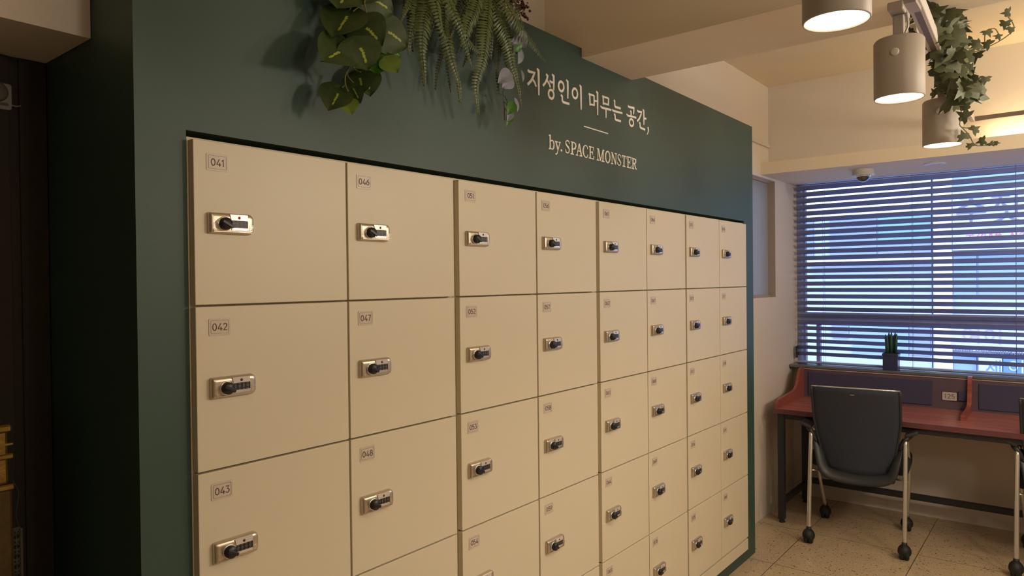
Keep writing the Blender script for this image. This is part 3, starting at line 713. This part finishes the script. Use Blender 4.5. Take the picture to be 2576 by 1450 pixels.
for k, (a, b) in enumerate([(1345, 60), (1380, 75), (1330, 30), (1290, 20), (1345, 150), (1375, 190), (1300, 110), (1260, 60), (1240, 25), (1310, 60), (1365, 45), (1270, 95)]):
    e = fp(a, b, .03+.01*(k % 3)); mid = hub.lerp(e, .5)+Vector((.02, 0, .02)); tube(bm, spline([hub, mid, e], 4), .0009, 5)
    for q in range(5):
        c = e+Vector((random.gauss(0, .005), random.gauss(0, .007), random.gauss(0, .005))); r = random.uniform(.003, .006)
        bmesh.ops.create_icosphere(b2, subdivisions=1, radius=r, matrix=Matrix.Translation(c) @ Matrix.Scale(random.uniform(.6, 1.4), 4, (0, random.random(), random.random())))
pobj('stem', bm, 'dry', df); pobj('blossom', b2, 'dry', df)

# ================================================================== TRACK LIGHTS AND IVY
tA, tB = atZ(2303, 13, 2.43), atZ(2360, 146, 2.43)
td = (tB-tA).normalized(); t0 = tA-td*1.9; t1 = tA+td*1.55
def tx(y): return (tA+td*((y-tA.y)/td.y)).x
tr = thing('track_rail', 'white ceiling track rail running from the beam towards the window', 'track', (t0.x, t0.y, 2.43))
ang = math.atan2(-td.x, td.y); tr.rotation_euler = (0, 0, ang); ln = (t1-t0).length
bm = bmesh.new(); box(bm, -.019, .019, 0, ln, -.006, .034, bev=.002); obj('rail_body', bm, 'track', tr)
bm = bmesh.new(); box(bm, -.0085, .0085, .01, ln-.01, -.0075, -.0058); obj('rail_slot', bm, 'metal_brown', tr)
for s in (.5, ln-.35):
    bm = bmesh.new(); lathe(bm, [(.006, .034), (.006, .565), (.022, .566), (.022, .5699), (0, .57)], (0, s, 0), 12); obj('suspension_rod', bm, 'track', tr)
LAMPS = [((2104, 54), 1.435, 'nearest bright track spotlight, cut off by the top edge'), ((2262, 248), 2.0, 'middle white cylinder spotlight hanging below the track'), ((2371, 366), 2.61, 'farthest white cylinder spotlight, below the ivy')]
for (uv, dep, lab) in LAMPS:
    p = atD(*uv, dep); x = p.x
    sp = thing('track_spotlight', lab, 'spotlight', p, 'white cylinder track spotlights')
    R = .065
    bm = bmesh.new(); lathe(bm, [(R-.004, .006), (R-.004, .0), (R-.002, -.001), (R, .002), (R, .160), (R-.004, .166), (R-.012, .168), (0, .168)], (0, 0, 0), 48); obj('lamp_head', bm, 'lamp_white', sp)
    bm = bmesh.new(); lathe(bm, [(0, .003), (R-.0045, .003)], (0, 0, 0), 40); obj('lens', bm, 'lens', sp)
    kn = bmesh.new(); fdir = math.atan2(CAM.y-p.y, CAM.x-p.x)-.15
    lathe(kn, [(.0105, 0), (.0105, .003), (.0085, .0045), (0, .0045)], (0, 0, 0), 20, 0, 'X')
    kn.transform(Matrix.Rotation(fdir, 4, 'Z') @ Matrix.Translation((R-.0008, 0, .117))); obj('pivot_screw', kn, 'track', sp)
    ox = tx(p.y)-x
    bm = bmesh.new(); box(bm, -.014, .014, -.011, .011, .166, .235, bev=.003, seg=2); box(bm, -.006, .020, -.004, .004, .235, .245); obj('stem', bm, 'lamp_white', sp)
    bm = bmesh.new(); tube(bm, spline([(.012, -.014, .168), (.026, -.018, .195), (.022, -.012, .235)], 4), .003, 6); obj('cable', bm, 'white_plastic', sp)
    dz = 2.424-p.z
    bm = bmesh.new(); box(bm, -.020, .020, -.055, .055, .237, dz-.001, bev=.004, seg=2)
    if abs(ox) > .01: box(bm, min(0, ox)-.012, max(0, ox)+.012, -.045, .045, dz-.012, dz)
    obj('adapter', bm, 'lamp_white', sp)
    l = light('spotlight_glow', 'SPOT', (0, 0, -.004), 24, WARM, spot_size=math.radians(125), spot_blend=.9, shadow_soft_size=.05)
    l.parent = sp
IVY = []
def ivy_leaf(bm, c, r, nrm, rot, mi=0):
    nrm = Vector(nrm).normalized(); s, t_ = frame_at(nrm)
    prof = [(0, .30), (38, .62), (62, .95), (80, .55), (100, .72), (128, .62), (145, .42), (180, 1.0)]
    pts = []
    full = [(-a, q) for a, q in prof[::-1][:-1]]+prof[:-1]
    ctr = bm.verts.new(c+nrm*r*.06)
    vs = []
    for a, q in full:
        th = math.radians(a)+rot
        vs.append(bm.verts.new(c+(s*math.cos(th)+t_*math.sin(th))*r*q-nrm*r*.22*q*q))
    for k in range(len(vs)):
        f = bm.faces.new((ctr, vs[k], vs[(k+1) % len(vs)])); f.material_index = mi; f.smooth = True
iv = thing('ivy_garland', 'green artificial ivy garland wound around the ceiling track', 'plant', (tx(2.6), 2.6, 2.464))
bm = bmesh.new(); IS = 3.625
def ip(a, b, d): return atD(2250+a/IS, b/IS, d)
core = [(230, -60), (300, 50), (400, 120), (470, 200), (480, 300), (500, 400), (490, 480), (540, 560), (520, 640), (540, 720), (600, 780), (620, 860)]
def ivd(b): return 2.30+.00022*b
for k in range(135):
    i = random.uniform(0, len(core)-1.01); j = int(i); f = i-j
    a = core[j][0]*(1-f)+core[j+1][0]*f+random.gauss(0, 62); b = core[j][1]*(1-f)+core[j+1][1]*f+random.gauss(0, 40)
    n = (random.gauss(.3, .6), random.gauss(-.9, .4), random.gauss(.1, .6))
    ivy_leaf(bm, ip(a, b, ivd(b)+random.uniform(-.10, .12)), random.uniform(.036, .066), n, random.uniform(0, 6.3))
for a, b, r in [(760, 410, 46), (700, 380, 48), (850, 400, 46), (740, 505, 58), (950, 330, 34), (1055, 265, 38), (1010, 215, 40), (1030, 115, 36), (850, 290, 42), (700, 610, 30), (380, 640, 52), (390, 430, 38), (150, 290, 34), (640, 1060, 60), (730, 1180, 46), (630, 1245, 48), (695, 1325, 40), (800, 1285, 42), (880, 1310, 26), (925, 1305, 26), (420, 770, 60), (440, 800, 62), (720, 880, 58), (660, 780, 52), (780, 780, 50), (620, 900, 50), (590, 130, 50), (560, 350, 60), (610, 330, 40), (370, 850, 40), (830, 720, 40), (640, 980, 44), (-190, -18, 40), (560, 960, 48)]:
    ivy_leaf(bm, ip(a, b, ivd(min(b, 900))), r/IS/1766*2.45*1.55, (random.gauss(.2, .35), -1, random.gauss(.15, .35)), random.uniform(0, 6.3))
pobj('foliage', bm, 'ivy', iv, False)
bm = bmesh.new()
for st in ([(260, -40), (400, 200), (560, 420), (540, 600), (600, 720), (640, 900)], [(600, 480), (740, 470), (860, 425), (990, 355), (1085, 275), (1080, 210), (1035, 150)], [(610, 700), (640, 580), (700, 615)], [(830, 430), (830, 310), (910, 260), (950, 310)], [(600, 700), (720, 780), (830, 720)],
           [(600, 1150), (680, 1230), (730, 1320), (800, 1330), (940, 1315)], [(600, 900), (610, 1050), (600, 1150), (690, 1170)], [(420, 330), (380, 420), (410, 540)], [(600, 640), (690, 740), (640, 760)]):
    tube(bm, spline([ip(a, b, ivd(min(b, 900))+.01) for a, b in st], 5), .0018, 5)
pobj('stem', bm, 'stem', iv)

# suspended frame lamp and cove strip at the upper right
sf = thing('suspended_frame', 'suspended rectangular metal frame hanging near the window at upper right', 'frame', (1.035, 4.78, 2.55))
bm = bmesh.new(); box(bm, 0, 2.1, -.010, .012, -.012, .012, bev=.002); obj('front_bar', bm, 'metal_brown', sf)
bm = bmesh.new(); box(bm, -.012, .012, -1.9, .012, -.014, .013, bev=.002); obj('side_bar', bm, 'track', sf)
bm = bmesh.new(); lathe(bm, [(.004, .012), (.004, .4495), (0, .4495)], (.01, -.58, 0), 10); obj('rod', bm, 'steel_dark', sf)
bm = bmesh.new(); box(bm, 0, 2.2, -.03, .03, 0, .010, bev=.002, mi=0); cv = obj('cove_light', bm, ['strip'], None, (1.10, 4.945, 2.450))
tag(cv, 'warm glowing light strip lying on the lowered ceiling strip at upper right', 'light')
cm = thing('security_camera', 'white dome security camera under the lowered ceiling strip', 'camera', (.395, 5.10, 2.368))
bm = bmesh.new(); lathe(bm, [(.066, 0), (.066, -.030), (.070, -.032), (.070, -.036), (.052, -.040), (0, -.040)], (0, 0, 0), 36); obj('base', bm, 'white_plastic', cm)
bm = bmesh.new(); lathe(bm, [(.043*math.cos(a), -.039-.043*math.sin(a)) for a in [PI/2*k/8 for k in range(8)]]+[(0, -.082)], (0, 0, 0), 32); obj('dome', bm, 'dome', cm)
bm = bmesh.new(); lathe(bm, [(.047, -.038), (.047, -.046), (.042, -.048)], (0, 0, 0), 32); obj('dome_ring', bm, 'silver', cm)
bm = bmesh.new(); lathe(bm, [(.062, 0), (.062, -.003), (.056, -.006), (.040, -.006), (.038, -.0035), (0, -.0035)], (0, 0, 0), 36)
o = obj('ceiling_disc', bm, 'white_plastic', None, (.80, 5.13, 2.368)); tag(o, 'flat round white ceiling fitting to the right of the dome camera', 'ceiling fitting')

# ================================================================== BLIND
bl = thing('venetian_blind', 'dark slate venetian blind half open across the window', 'blind', (1.5, 5.55, 2.36))
def BL(name, bm, mt): bm.transform(Matrix.Translation((-1.5, -5.55, -2.36))); return obj(name, bm, mt, bl)
TILT = math.radians(38); SW = .050; PITCH = .0482
sb = bmesh.new(); prof = []
for k in range(7):
    q = (k/6-.5); prof.append((q*SW*math.cos(TILT)-.003*(1-4*q*q)*math.sin(TILT), -q*SW*math.sin(TILT)+.003*(1-4*q*q)*math.cos(TILT)))
tk = .0008
for x0, x1 in ((-.165, 3.2),):
    up = [[sb.verts.new((x-1.5, a, b+s)) for a, b in prof] for s in (0, -tk) for x in (x0, x1)]
    for q0, q1 in ((0, 1), (2, 3)):
        for k in range(6): f = sb.faces.new((up[q0][k], up[q0][k+1], up[q1][k+1], up[q1][k])); f.smooth = True
    for q0, q1 in ((0, 2), (1, 3)):
        for k in range(6): sb.faces.new((up[q0][k], up[q0][k+1], up[q1][k+1], up[q1][k]))
    for k in (0, 6): sb.faces.new((up[0][k], up[1][k], up[3][k], up[2][k]))
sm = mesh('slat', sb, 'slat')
z = 2.335; nsl = 0
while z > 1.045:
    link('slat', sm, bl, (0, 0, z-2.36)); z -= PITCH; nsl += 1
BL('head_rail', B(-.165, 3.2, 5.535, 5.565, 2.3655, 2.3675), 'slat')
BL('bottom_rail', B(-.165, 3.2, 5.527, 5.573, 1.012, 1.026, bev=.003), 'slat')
for x in (.027, .61, 1.195, 1.78, 2.36, 2.95):
    bm = bmesh.new()
    for y in (5.5265, 5.5735): tube(bm, [(x, y, 1.02), (x, y, 2.365)], .0011, 5)
    BL('ladder_cord', bm, 'cord')
bm = bmesh.new(); box(bm, -.178, -.166, 5.532, 5.568, 1.045, 1.135, bev=.003); BL('cord_winder', bm, 'steel_dark')

# ================================================================== DESK
DX1 = 2.9
dk = thing('study_desk', 'long red wood study desk with low dividers under the window', 'desk', (0, 4.8, 0))
def DK(name, bm, mt, lab=None):
    bm.transform(Matrix.Translation((0, -4.8, 0))); o = obj(name, bm, mt, dk)
    if lab: o['label'] = lab
    return o
DK('desk_top', B(-.100, DX1, 4.800, 5.416, .747, .775, bev=.002), 'red_wood')
DK('front_edge', B(-.104, DX1, 4.793, 4.7995, .743, .7755, bev=.001), 'edge_red', 'dark front edge strip')
DK('back_panel', B(-.100, DX1, 5.4165, 5.4335, .747, .978), 'purple_panel', 'dark plum back panel')
DK('panel_trim', B(-.082, DX1, 5.412, 5.434, .9785, .9835, bev=.001), 'trim_pink')
SP = [(4.822, .7755), (4.820, .800), (4.826, .818), (4.842, .829), (4.91, .833), (5.08, .840), (5.17, .846), (5.225, .858), (5.262, .880), (5.285, .915), (5.308, .955), (5.330, .980), (5.36, .992), (5.432, .992), (5.432, .9), (5.416, .7755)]
bm = bmesh.new(); prism(bm, [(-.1005, a, b) for a, b in SP], (.018, 0, 0)); DK('side_panel', bm, 'red_wood_edge', 'curved red end panel')
DP = [(5.02, .7755), (5.018, .800), (5.028, .808), (5.20, .812), (5.30, .816), (5.345, .828), (5.365, .852), (5.378, .90), (5.385, .955), (5.392, .985), (5.40, 1.000), (5.434, 1.003), (5.434, .984), (5.411, .984), (5.411, .7755)]
for x in (.945, 1.99):
    bm = bmesh.new(); prism(bm, [(x, a, b) for a, b in DP], (.024, 0, 0)); DK('divider', bm, 'red_wood_edge', 'low curved divider')
for x0, x1 in ((-.05, .742), (1.003, 1.80)):
    DK('pin_board', B(x0, x1, 5.408, 5.4164, .793, .958, bev=.002), 'pin', 'navy fabric pin board')
bm = bmesh.new()
for y in (4.822, 5.36):
    b = B(-.086, -.044, y, y+.04, .022, .7468, bev=.002); DK('leg', b, 'steel_dark')
    b = bmesh.new(); lathe(b, [(.016, .022), (.013, .016), (.020, .006), (.020, .0), (0, 0)], (-.065, y+.02, 0), 16); DK('foot', b, 'rubber')
for y in (4.822, 5.36):
    b = B(2.70, 2.742, y, y+.04, 0, .7468, bev=.002); DK('leg', b, 'steel_dark')
DK('side_rail', B(-.080, -.050, 4.862, 5.36, .118, .156, bev=.002), 'steel_dark')
DK('back_rail', B(-.044, 2.70, 5.362, 5.398, .150, .188, bev=.002), 'steel_dark')
DK('apron_rail', B(-.044, 2.70, 4.826, 4.856, .705, .7468, bev=.002), 'steel_dark')
ns = thing('number_sign', 'white desk number plate reading 125 on the desk back panel', 'sign', (.842, 5.416, .862))
bm = bmesh.new(); prism(bm, [(a, 0, b) for a, b in roundrect(-.045, .045, -.031, .031, .008, .008)], (0, -.003, 0), 0); obj('sign_border', bm, 'ink', ns)
bm = bmesh.new(); prism(bm, [(a, -.003, b) for a, b in roundrect(-.041, .041, -.027, .027, .006, .006)], (0, -.0012, 0), 0); obj('sign_face', bm, 'panel', ns)
b = bmesh.new()
for c, x in (('1', -.031), ('2', -.0125), ('5', .0105)):
    q = digit_bm(c, .029); q.transform(Matrix(((1.1, 0, 0, x), (0, 0, -1, -.0042), (0, 1, 0, -.0145), (0, 0, 0, 1)))); merge(b, q)
obj('digits', b, 'ink', ns)
bm = B(.873+.018, .873+.082, 5.402, 5.416, .838, .900, bev=.003); o = obj('desk_socket', bm, 'pin'); tag(o, 'small dark square socket box beside the 125 number plate', 'socket')
# potted plant on the sill
pl = thing('potted_succulent', 'navy square pot of upright finger shaped leaves on the window sill', 'plant', (.487, 5.478, 1.004))
bm = bmesh.new(); box(bm, -.047, .047, -.042, .042, 0, .110, bev=.004, seg=2); box(bm, -.050, .050, -.045, .045, .102, .118, bev=.002); obj('pot', bm, 'pot_blue', pl)
bm = B(-.044, .044, -.039, .039, .1185, .1205); obj('soil', bm, 'soil', pl)
for i, (x, y, h, lean) in enumerate([(-.030, 0, .130, -.004), (-.012, .012, .146, -.003), (.003, -.012, .150, .001), (.019, .010, .147, .004), (.031, -.004, .138, .004), (-.020, -.018, .120, -.002), (.012, .022, .125, .0)]):
    bm = bmesh.new(); tube(bm, [(x*.9, y, .120), (x, y, .120+h*.5), (x+lean, y, .120+h*.85), (x+lean*1.3, y, .120+h)], [.0095, .0095, .0070, .0012], 8); obj('leaf', bm, 'sansev', pl)

# ================================================================== CHAIRS
def make_chair(label, loc, rz):
    r = thing('office_chair', label, 'chair', loc, 'black mesh chairs at the study desk', rz)
    hw, hd = .262, .272
    # mesh back: z .43 -> .963, tapering, gently curved
    def bx_(v): return .175+(.242-.175)*min(1, (v/.62))**.75 if v < .62 else .242+.003*(v-.62)
    def grid(off, nu=12, nv=14):
        g = []
        for j in range(nv+1):
            v = j/nv; zz = .430+.548*v
            row = []
            for i in range(nu+1):
                u = i/nu*2-1
                y = -.150-.155*v**1.15+.012*math.sin(PI*v)+.040*u*u+off
                row.append((u*bx_(v), y, zz+.006*(1-u*u)*v))
            g.append(row)
        return g
    bm = bmesh.new(); A = [[bm.verts.new(p) for p in q] for q in grid(0)]; C = [[bm.verts.new(p) for p in q] for q in grid(.012)]
    nj, ni = len(A), len(A[0])
    for j in range(nj-1):
        for i in range(ni-1):
            for f in (bm.faces.new((A[j][i], A[j][i+1], A[j+1][i+1], A[j+1][i])), bm.faces.new((C[j][i], C[j+1][i], C[j+1][i+1], C[j][i+1]))): f.smooth = True
    for j in range(nj-1):
        for i in (0, ni-1): bm.faces.new((A[j][i], A[j+1][i], C[j+1][i], C[j][i]))
    for i in range(ni-1):
        for j in (0, nj-1): bm.faces.new((A[j][i], A[j][i+1], C[j][i+1], C[j][i]))
    obj('backrest', bm, 'chair_mesh', r)
    bm = bmesh.new(); g = grid(.006); tube(bm, [Vector(p)+Vector((0, 0, .002)) for p in g[-1]], .0058, 8); o = obj('top_rim', bm, 'silver', r); o['label'] = 'thin pale top rim'
    g = grid(.002)
    bm = bmesh.new(); tube(bm, [g[j][0] for j in range(nj)], .008, 8); obj('back_frame', bm, 'chair_plastic', r)
    bm = bmesh.new(); tube(bm, [g[j][-1] for j in range(nj)], .008, 8); obj('back_frame', bm, 'chair_plastic', r)
    bm = bmesh.new(); bmx = B(-.012, .012, -.0016, 0, -.002, .002); yy = g[-2][6]; bmx.transform(Matrix.Translation((-.01, yy[1]-.004, yy[2]-.0)))
    obj('maker_tab', bmx, 'silver', r); bm.free()
    # U shaped carrier joining the arms below the back
    bm = bmesh.new()
    U = [(-.258, -.10, .668), (-.235, -.125, .60), (-.215, -.150, .53), (-.195, -.165, .46), (-.165, -.165, .425), (-.10, -.160, .408), (0, -.155, .402), (.10, -.160, .408), (.165, -.165, .425), (.195, -.165, .46), (.215, -.150, .53), (.235, -.125, .60), (.258, -.10, .668)]
    U = spline(U, 3); n = len(U)
    tube(bm, U, [.020+.024*math.sin(PI*k/(n-1))**.8 for k in range(n)], 10, flat=.45); obj('back_carrier', bm, 'chair_plastic', r)
    bm = bmesh.new(); box(bm, -.280, .280, -.13, .285, .440, .530, bev=.035, seg=4)
    for v in bm.verts:
        v.co.z += .020*(v.co.x/.280)**2*(1 if v.co.z > .47 else .3)-(.02 if v.co.y > .2 else 0)
    for f in bm.faces: f.smooth = True
    obj('seat', bm, 'seat_fabric', r)
    bm = bmesh.new(); box(bm, -.205, .205, -.15, .22, .395, .428, bev=.012, seg=2); obj('seat_shell', bm, 'chair_plastic', r)
    for s in (-1, 1):
        bm = bmesh.new()
        P = [(s*.238, -.130, .610), (s*.256, -.150, .655), (s*.278, -.140, .690), (s*.296, -.05, .704), (s*.300, .10, .706)]
        tube(bm, spline(P, 4), [.016]*8+[.019]*9, 8, flat=.8)
        b = bmesh.new(); box(b, -.036, .036, -.150, .150, -.010, .010, bev=.008, seg=3); b.transform(Matrix.Translation((s*.296, -.020, .712)) @ Matrix.Rotation(-s*.38, 4, 'Y')); merge(bm, b)
        obj('armrest', bm, 'chair_plastic', r)
        bm = bmesh.new(); tube(bm, spline([(s*.264, -.150, .676), (s*.264, -.21, .40), (s*hw, -hd, .075)], 6), .0125, 12); obj('leg', bm, 'chrome', r)
        bm = bmesh.new(); tube(bm, spline([(s*.262, -.02, .676), (s*.268, .12, .40), (s*.245, hd, .075)], 6), .0110, 12); obj('leg', bm, 'chrome', r)
        bm = bmesh.new(); tube(bm, [(s*.273, -.195, .435), (s*.200, -.12, .425)], .010, 8, flat=.6); obj('seat_bracket', bm, 'chrome', r)
        for (x, y) in ((s*hw, -hd), (s*.245, hd)):
            bm = bmesh.new()
            for q in (-1, 1): 
                b = bmesh.new(); lathe(b, [(0, -.011), (.028, -.011), (.033, -.007), (.033, .007), (.028, .011), (0, .011)], (0, 0, 0), 20, 0, 'X'); b.transform(Matrix.Translation((x+q*.014, y-.012, .0332))); merge(bm, b)
            b = bmesh.new(); bmesh.ops.create_uvsphere(b, u_segments=18, v_segments=10, radius=1)
            for v in b.verts:
                v.co.x *= .037; v.co.y *= .043; v.co.z = v.co.z*.042 if v.co.z > 0 else v.co.z*.034
            for f in b.faces: f.smooth = True
            b.transform(Matrix.Translation((x, y-.006, .046))); merge(bm, b, None)
            tube(bm, [(x, y, .07), (x, y, .098)], [.018, .014], 10)
            obj('caster', bm, 'rubber', r)
    return r
th = math.radians(6.29)
ch = make_chair('black mesh back chair on casters at the desk, the one fully in view', ((.181+.707+.184+.664)/4, (4.57+4.628+5.114+5.16)/4, 0), th); ch.location.x -= .018
c2 = copy_tree(ch); c2.location = (1.241+.262, 4.702+.285, 0); c2.rotation_euler = (0, 0, math.radians(-1.5)); c2['label'] = 'black mesh back chair cut off by the right edge of the photo'

# ================================================================== DIM THINGS AT THE FAR LEFT
dv = thing('wall_device', 'small grey plastic box with a round cover on the dark wall at left', 'switch', (-.497, .535, 2.10))
bm = bmesh.new(); prism(bm, [(0, a, b) for a, b in roundrect(-.055, .031, -.027, .034, .006, .006)], (.012, 0, 0)); obj('housing', bm, 'device', dv)
bm = bmesh.new(); lathe(bm, [(.024, 0), (.024, .004), (.018, .008), (0, .009)], (.012, 0, .012), 24, 0, 'X'); obj('round_cover', bm, 'lattice', dv)
bm = bmesh.new(); box(bm, .012, .0135, -.03, .024, -.018, -.012); obj('caption_strip', bm, 'ink', dv)
bm = bmesh.new(); tube(bm, spline([(.003, .030, -.012), (.003, .042, -.014), (.002, .052, -.010)], 4), .002, 6); obj('cable', bm, 'device', dv)
gf = thing('gilt_stand', 'tall ornate gilded stand cut off by the left edge of the photo', 'ornament', (-.33, .46, 0))
def lfx(u, x): return atX(u, 1200, x).y
gx = -.33; ye = atX(11, 1130, gx).y-.46
bm = bmesh.new()
box(bm, -.05, .05, ye-.14, ye-.006, 1.36-.125, 1.355, bev=.006, seg=2); box(bm, -.055, .055, ye-.145, ye, 1.345, 1.362, bev=.004); box(bm, -.055, .055, ye-.145, ye+.003, 1.288, 1.300, bev=.003); box(bm, -.053, .053, ye-.145, ye+.001, 1.318, 1.322); box(bm, -.055, .055, ye-.145, ye+.003, 1.222, 1.235, bev=.003)
obj('gilt_capital', bm, 'gilt', gf)
bm = B(-.045, .045, ye-.13, ye+.002, 0, 1.222, bev=.006, seg=2); obj('pedestal', bm, 'gilt_dark', gf)
lp = thing('lattice_panel', 'thin taupe cut out lattice panel standing behind the gilded stand', 'panel', (-.45, .52, 0))
lx = -.45
a0 = atX(27, 1350, lx).y-.52; a1 = atX(55, 1350, lx).y-.52; zt = atX(40, 1326, lx).z
bm = bmesh.new()
w = a1-a0; st = .0035
box(bm, 0, .008, a0, a0+st, 0, zt, bev=.001); box(bm, 0, .008, a1-st*1.6, a1, 0, zt, bev=.001); box(bm, 0, .008, a0, a1, zt-st*1.2, zt, bev=.001); box(bm, 0, .008, a0, a1, 0, st)
ch_ = w*1.05; k = 0; zz = zt
while zz-ch_ > .6:
    y0_, y1_ = a0+st*.5, a1-st
    for pa, pb in (((y0_, zz), (y1_, zz-ch_)), ((y1_, zz), (y0_, zz-ch_)), (((y0_+y1_)/2, zz), ((y0_+y1_)/2, zz-ch_))):
        tube(bm, [(.004, pa[0], pa[1]), (.004, pb[0], pb[1])], .0016, 6)
    ring = [((y0_+y1_)/2+.0062*math.cos(2*PI*q/14), zz-ch_/2+.0062*math.sin(2*PI*q/14)) for q in range(15)]
    tube(bm, [(.004, *q) for q in ring], .0013, 5, cap=False)
    zz -= ch_
box(bm, 0, .008, a0, a1, 0, zz)
obj('lattice', bm, 'lattice', lp)
bm = bmesh.new(); tube(bm, spline([(.004, a0+.004, zt+.11), (.004, a0+.016, zt+.08), (.004, a1-.012, zt+.03), (.004, a1-.006, zt-.002)], 5), .0006, 5); obj('hanging_wire', bm, 'lattice', lp)

# ================================================================== OUTSIDE THE WINDOW
OY = 16.0
def px_box(bm, u0_, u1_, v0_, v1_, y0, y1, mi=0):
    a = atY(u0_, (v0_+v1_)/2, y0); b = atY(u1_, (v0_+v1_)/2, y0); c = atY((u0_+u1_)/2, v0_, y0); d = atY((u0_+u1_)/2, v1_, y0)
    box(bm, min(a.x, b.x), max(a.x, b.x), y0, y1, min(c.z, d.z), max(c.z, d.z), mi=mi)
def zy(u, v): return atY(u, v, OY)
bl1 = thing('office_building', 'pale office building seen through the left part of the blind', 'building', (-3, OY+.6, -4))
bl2 = thing('shop_building', 'white building with shop signs seen through the right part of the blind', 'building', (2, OY+.6, -4))
def OB(name, bm, mt, root):
    bm.transform(Matrix.Translation(-root.location)); return obj(name, bm, mt, root)
xs = zy(2346, 600).x
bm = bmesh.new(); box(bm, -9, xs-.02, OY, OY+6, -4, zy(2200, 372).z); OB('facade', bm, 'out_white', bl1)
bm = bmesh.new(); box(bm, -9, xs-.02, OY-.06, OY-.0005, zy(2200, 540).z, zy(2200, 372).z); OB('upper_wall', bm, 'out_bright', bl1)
for (u0_, u1_, v0_, v1_, mt) in [(2088, 2205, 548, 655, 'out_grey'), (2210, 2342, 545, 612, 'out_teal'), (2210, 2342, 618, 640, 'out_grey'), (2030, 2046, 540, 650, 'out_grey'), (2092, 2135, 815, 850, 'out_grey'), (2145, 2285, 815, 895, 'out_glass'), (2290, 2340, 812, 895, 'out_grey')]:
    bm = bmesh.new(); px_box(bm, u0_, u1_, v0_, v1_, OY-.05, OY+.1); OB('window', bm, mt, bl1)
bm = bmesh.new(); px_box(bm, 2030, 2340, 652, 660, OY-.25, OY); OB('ledge', bm, 'out_cream', bl1)
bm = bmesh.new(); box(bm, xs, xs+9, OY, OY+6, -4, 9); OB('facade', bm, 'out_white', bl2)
bm = bmesh.new(); px_box(bm, 2348, 2394, -200, 1100, OY-.12, OY); OB('tile_pier', bm, 'out_cream', bl2)
for (u0_, u1_, v0_, v1_, mt) in [(2398, 2456, 638, 742, 'out_glass'), (2462, 2620, 638, 742, 'out_glass'), (2394, 2620, 424, 462, 'out_glass'), (2398, 2456, 892, 960, 'out_glass')]:
    bm = bmesh.new(); px_box(bm, u0_, u1_, v0_, v1_, OY-.05, OY+.1); OB('window', bm, mt, bl2)
def sign(name, label, rect, board, texts, grp=None):
    u0_, u1_, v0_, v1_ = rect
    c = zy((u0_+u1_)/2, (v0_+v1_)/2)
    s = thing(name, label, 'sign', (c.x, OY-.12, c.z), grp)
    bm = bmesh.new(); px_box(bm, u0_, u1_, v0_, v1_, OY-.24, OY-.12); bm.transform(Matrix.Translation((-c.x, -(OY-.12), -c.z))); obj('board', bm, board, s)
    for body, size_px, u, v, mt, sx in texts:
        p = atY(u, v, OY-.24); k = ray(u, v); sc = abs((OY-.24)/k.y)/FPX
        b = text_bm(body, size_px*sc, 'LEFT', .004); b.transform(Matrix(((sx, 0, 0, p.x-c.x), (0, 0, -1, -.126), (0, 1, 0, p.z-c.z), (0, 0, 0, 1)))); obj('sign_text', b, mt, s)
sign('shop_sign', 'large white sign with grey Korean letters seen through the blind', (2396, 2700, 465, 626), 'sign_white', [('주짓수', 82, 2402, 560, 'sign_dark', .92), ('국가대표  지정', 21, 2429, 601, 'sign_red', 1.0)], 'shop signs across the street')
sign('shop_sign', 'white sign with lilac letters and a web address, low behind the blind', (2396, 2700, 818, 888), 'sign_white', [('여이   심', 46, 2418, 860, 'sign_purple', 1.05), ('www.loveinbusan.co.', 18, 2396, 885, 'sign_dark', 1.13)], 'shop signs across the street')
sign('shop_sign', 'white sign with blue letters at the foot of the blind', (2462, 2521, 897, 960), 'sign_white', [('세', 40, 2478, 938, 'sign_blue', 1.0)], 'shop signs across the street')
sign('shop_sign', 'blue sign with white letters at the foot of the blind', (2524, 2700, 897, 960), 'sign_blue', [('아', 40, 2534, 938, 'sign_white', 1.1)], 'shop signs across the street')
bm = B(-40, 40, 5.9, 40, -4.2, -4.0); st_ = obj('street', bm, 'asphalt'); tag(st_, None, None, None, 'structure')
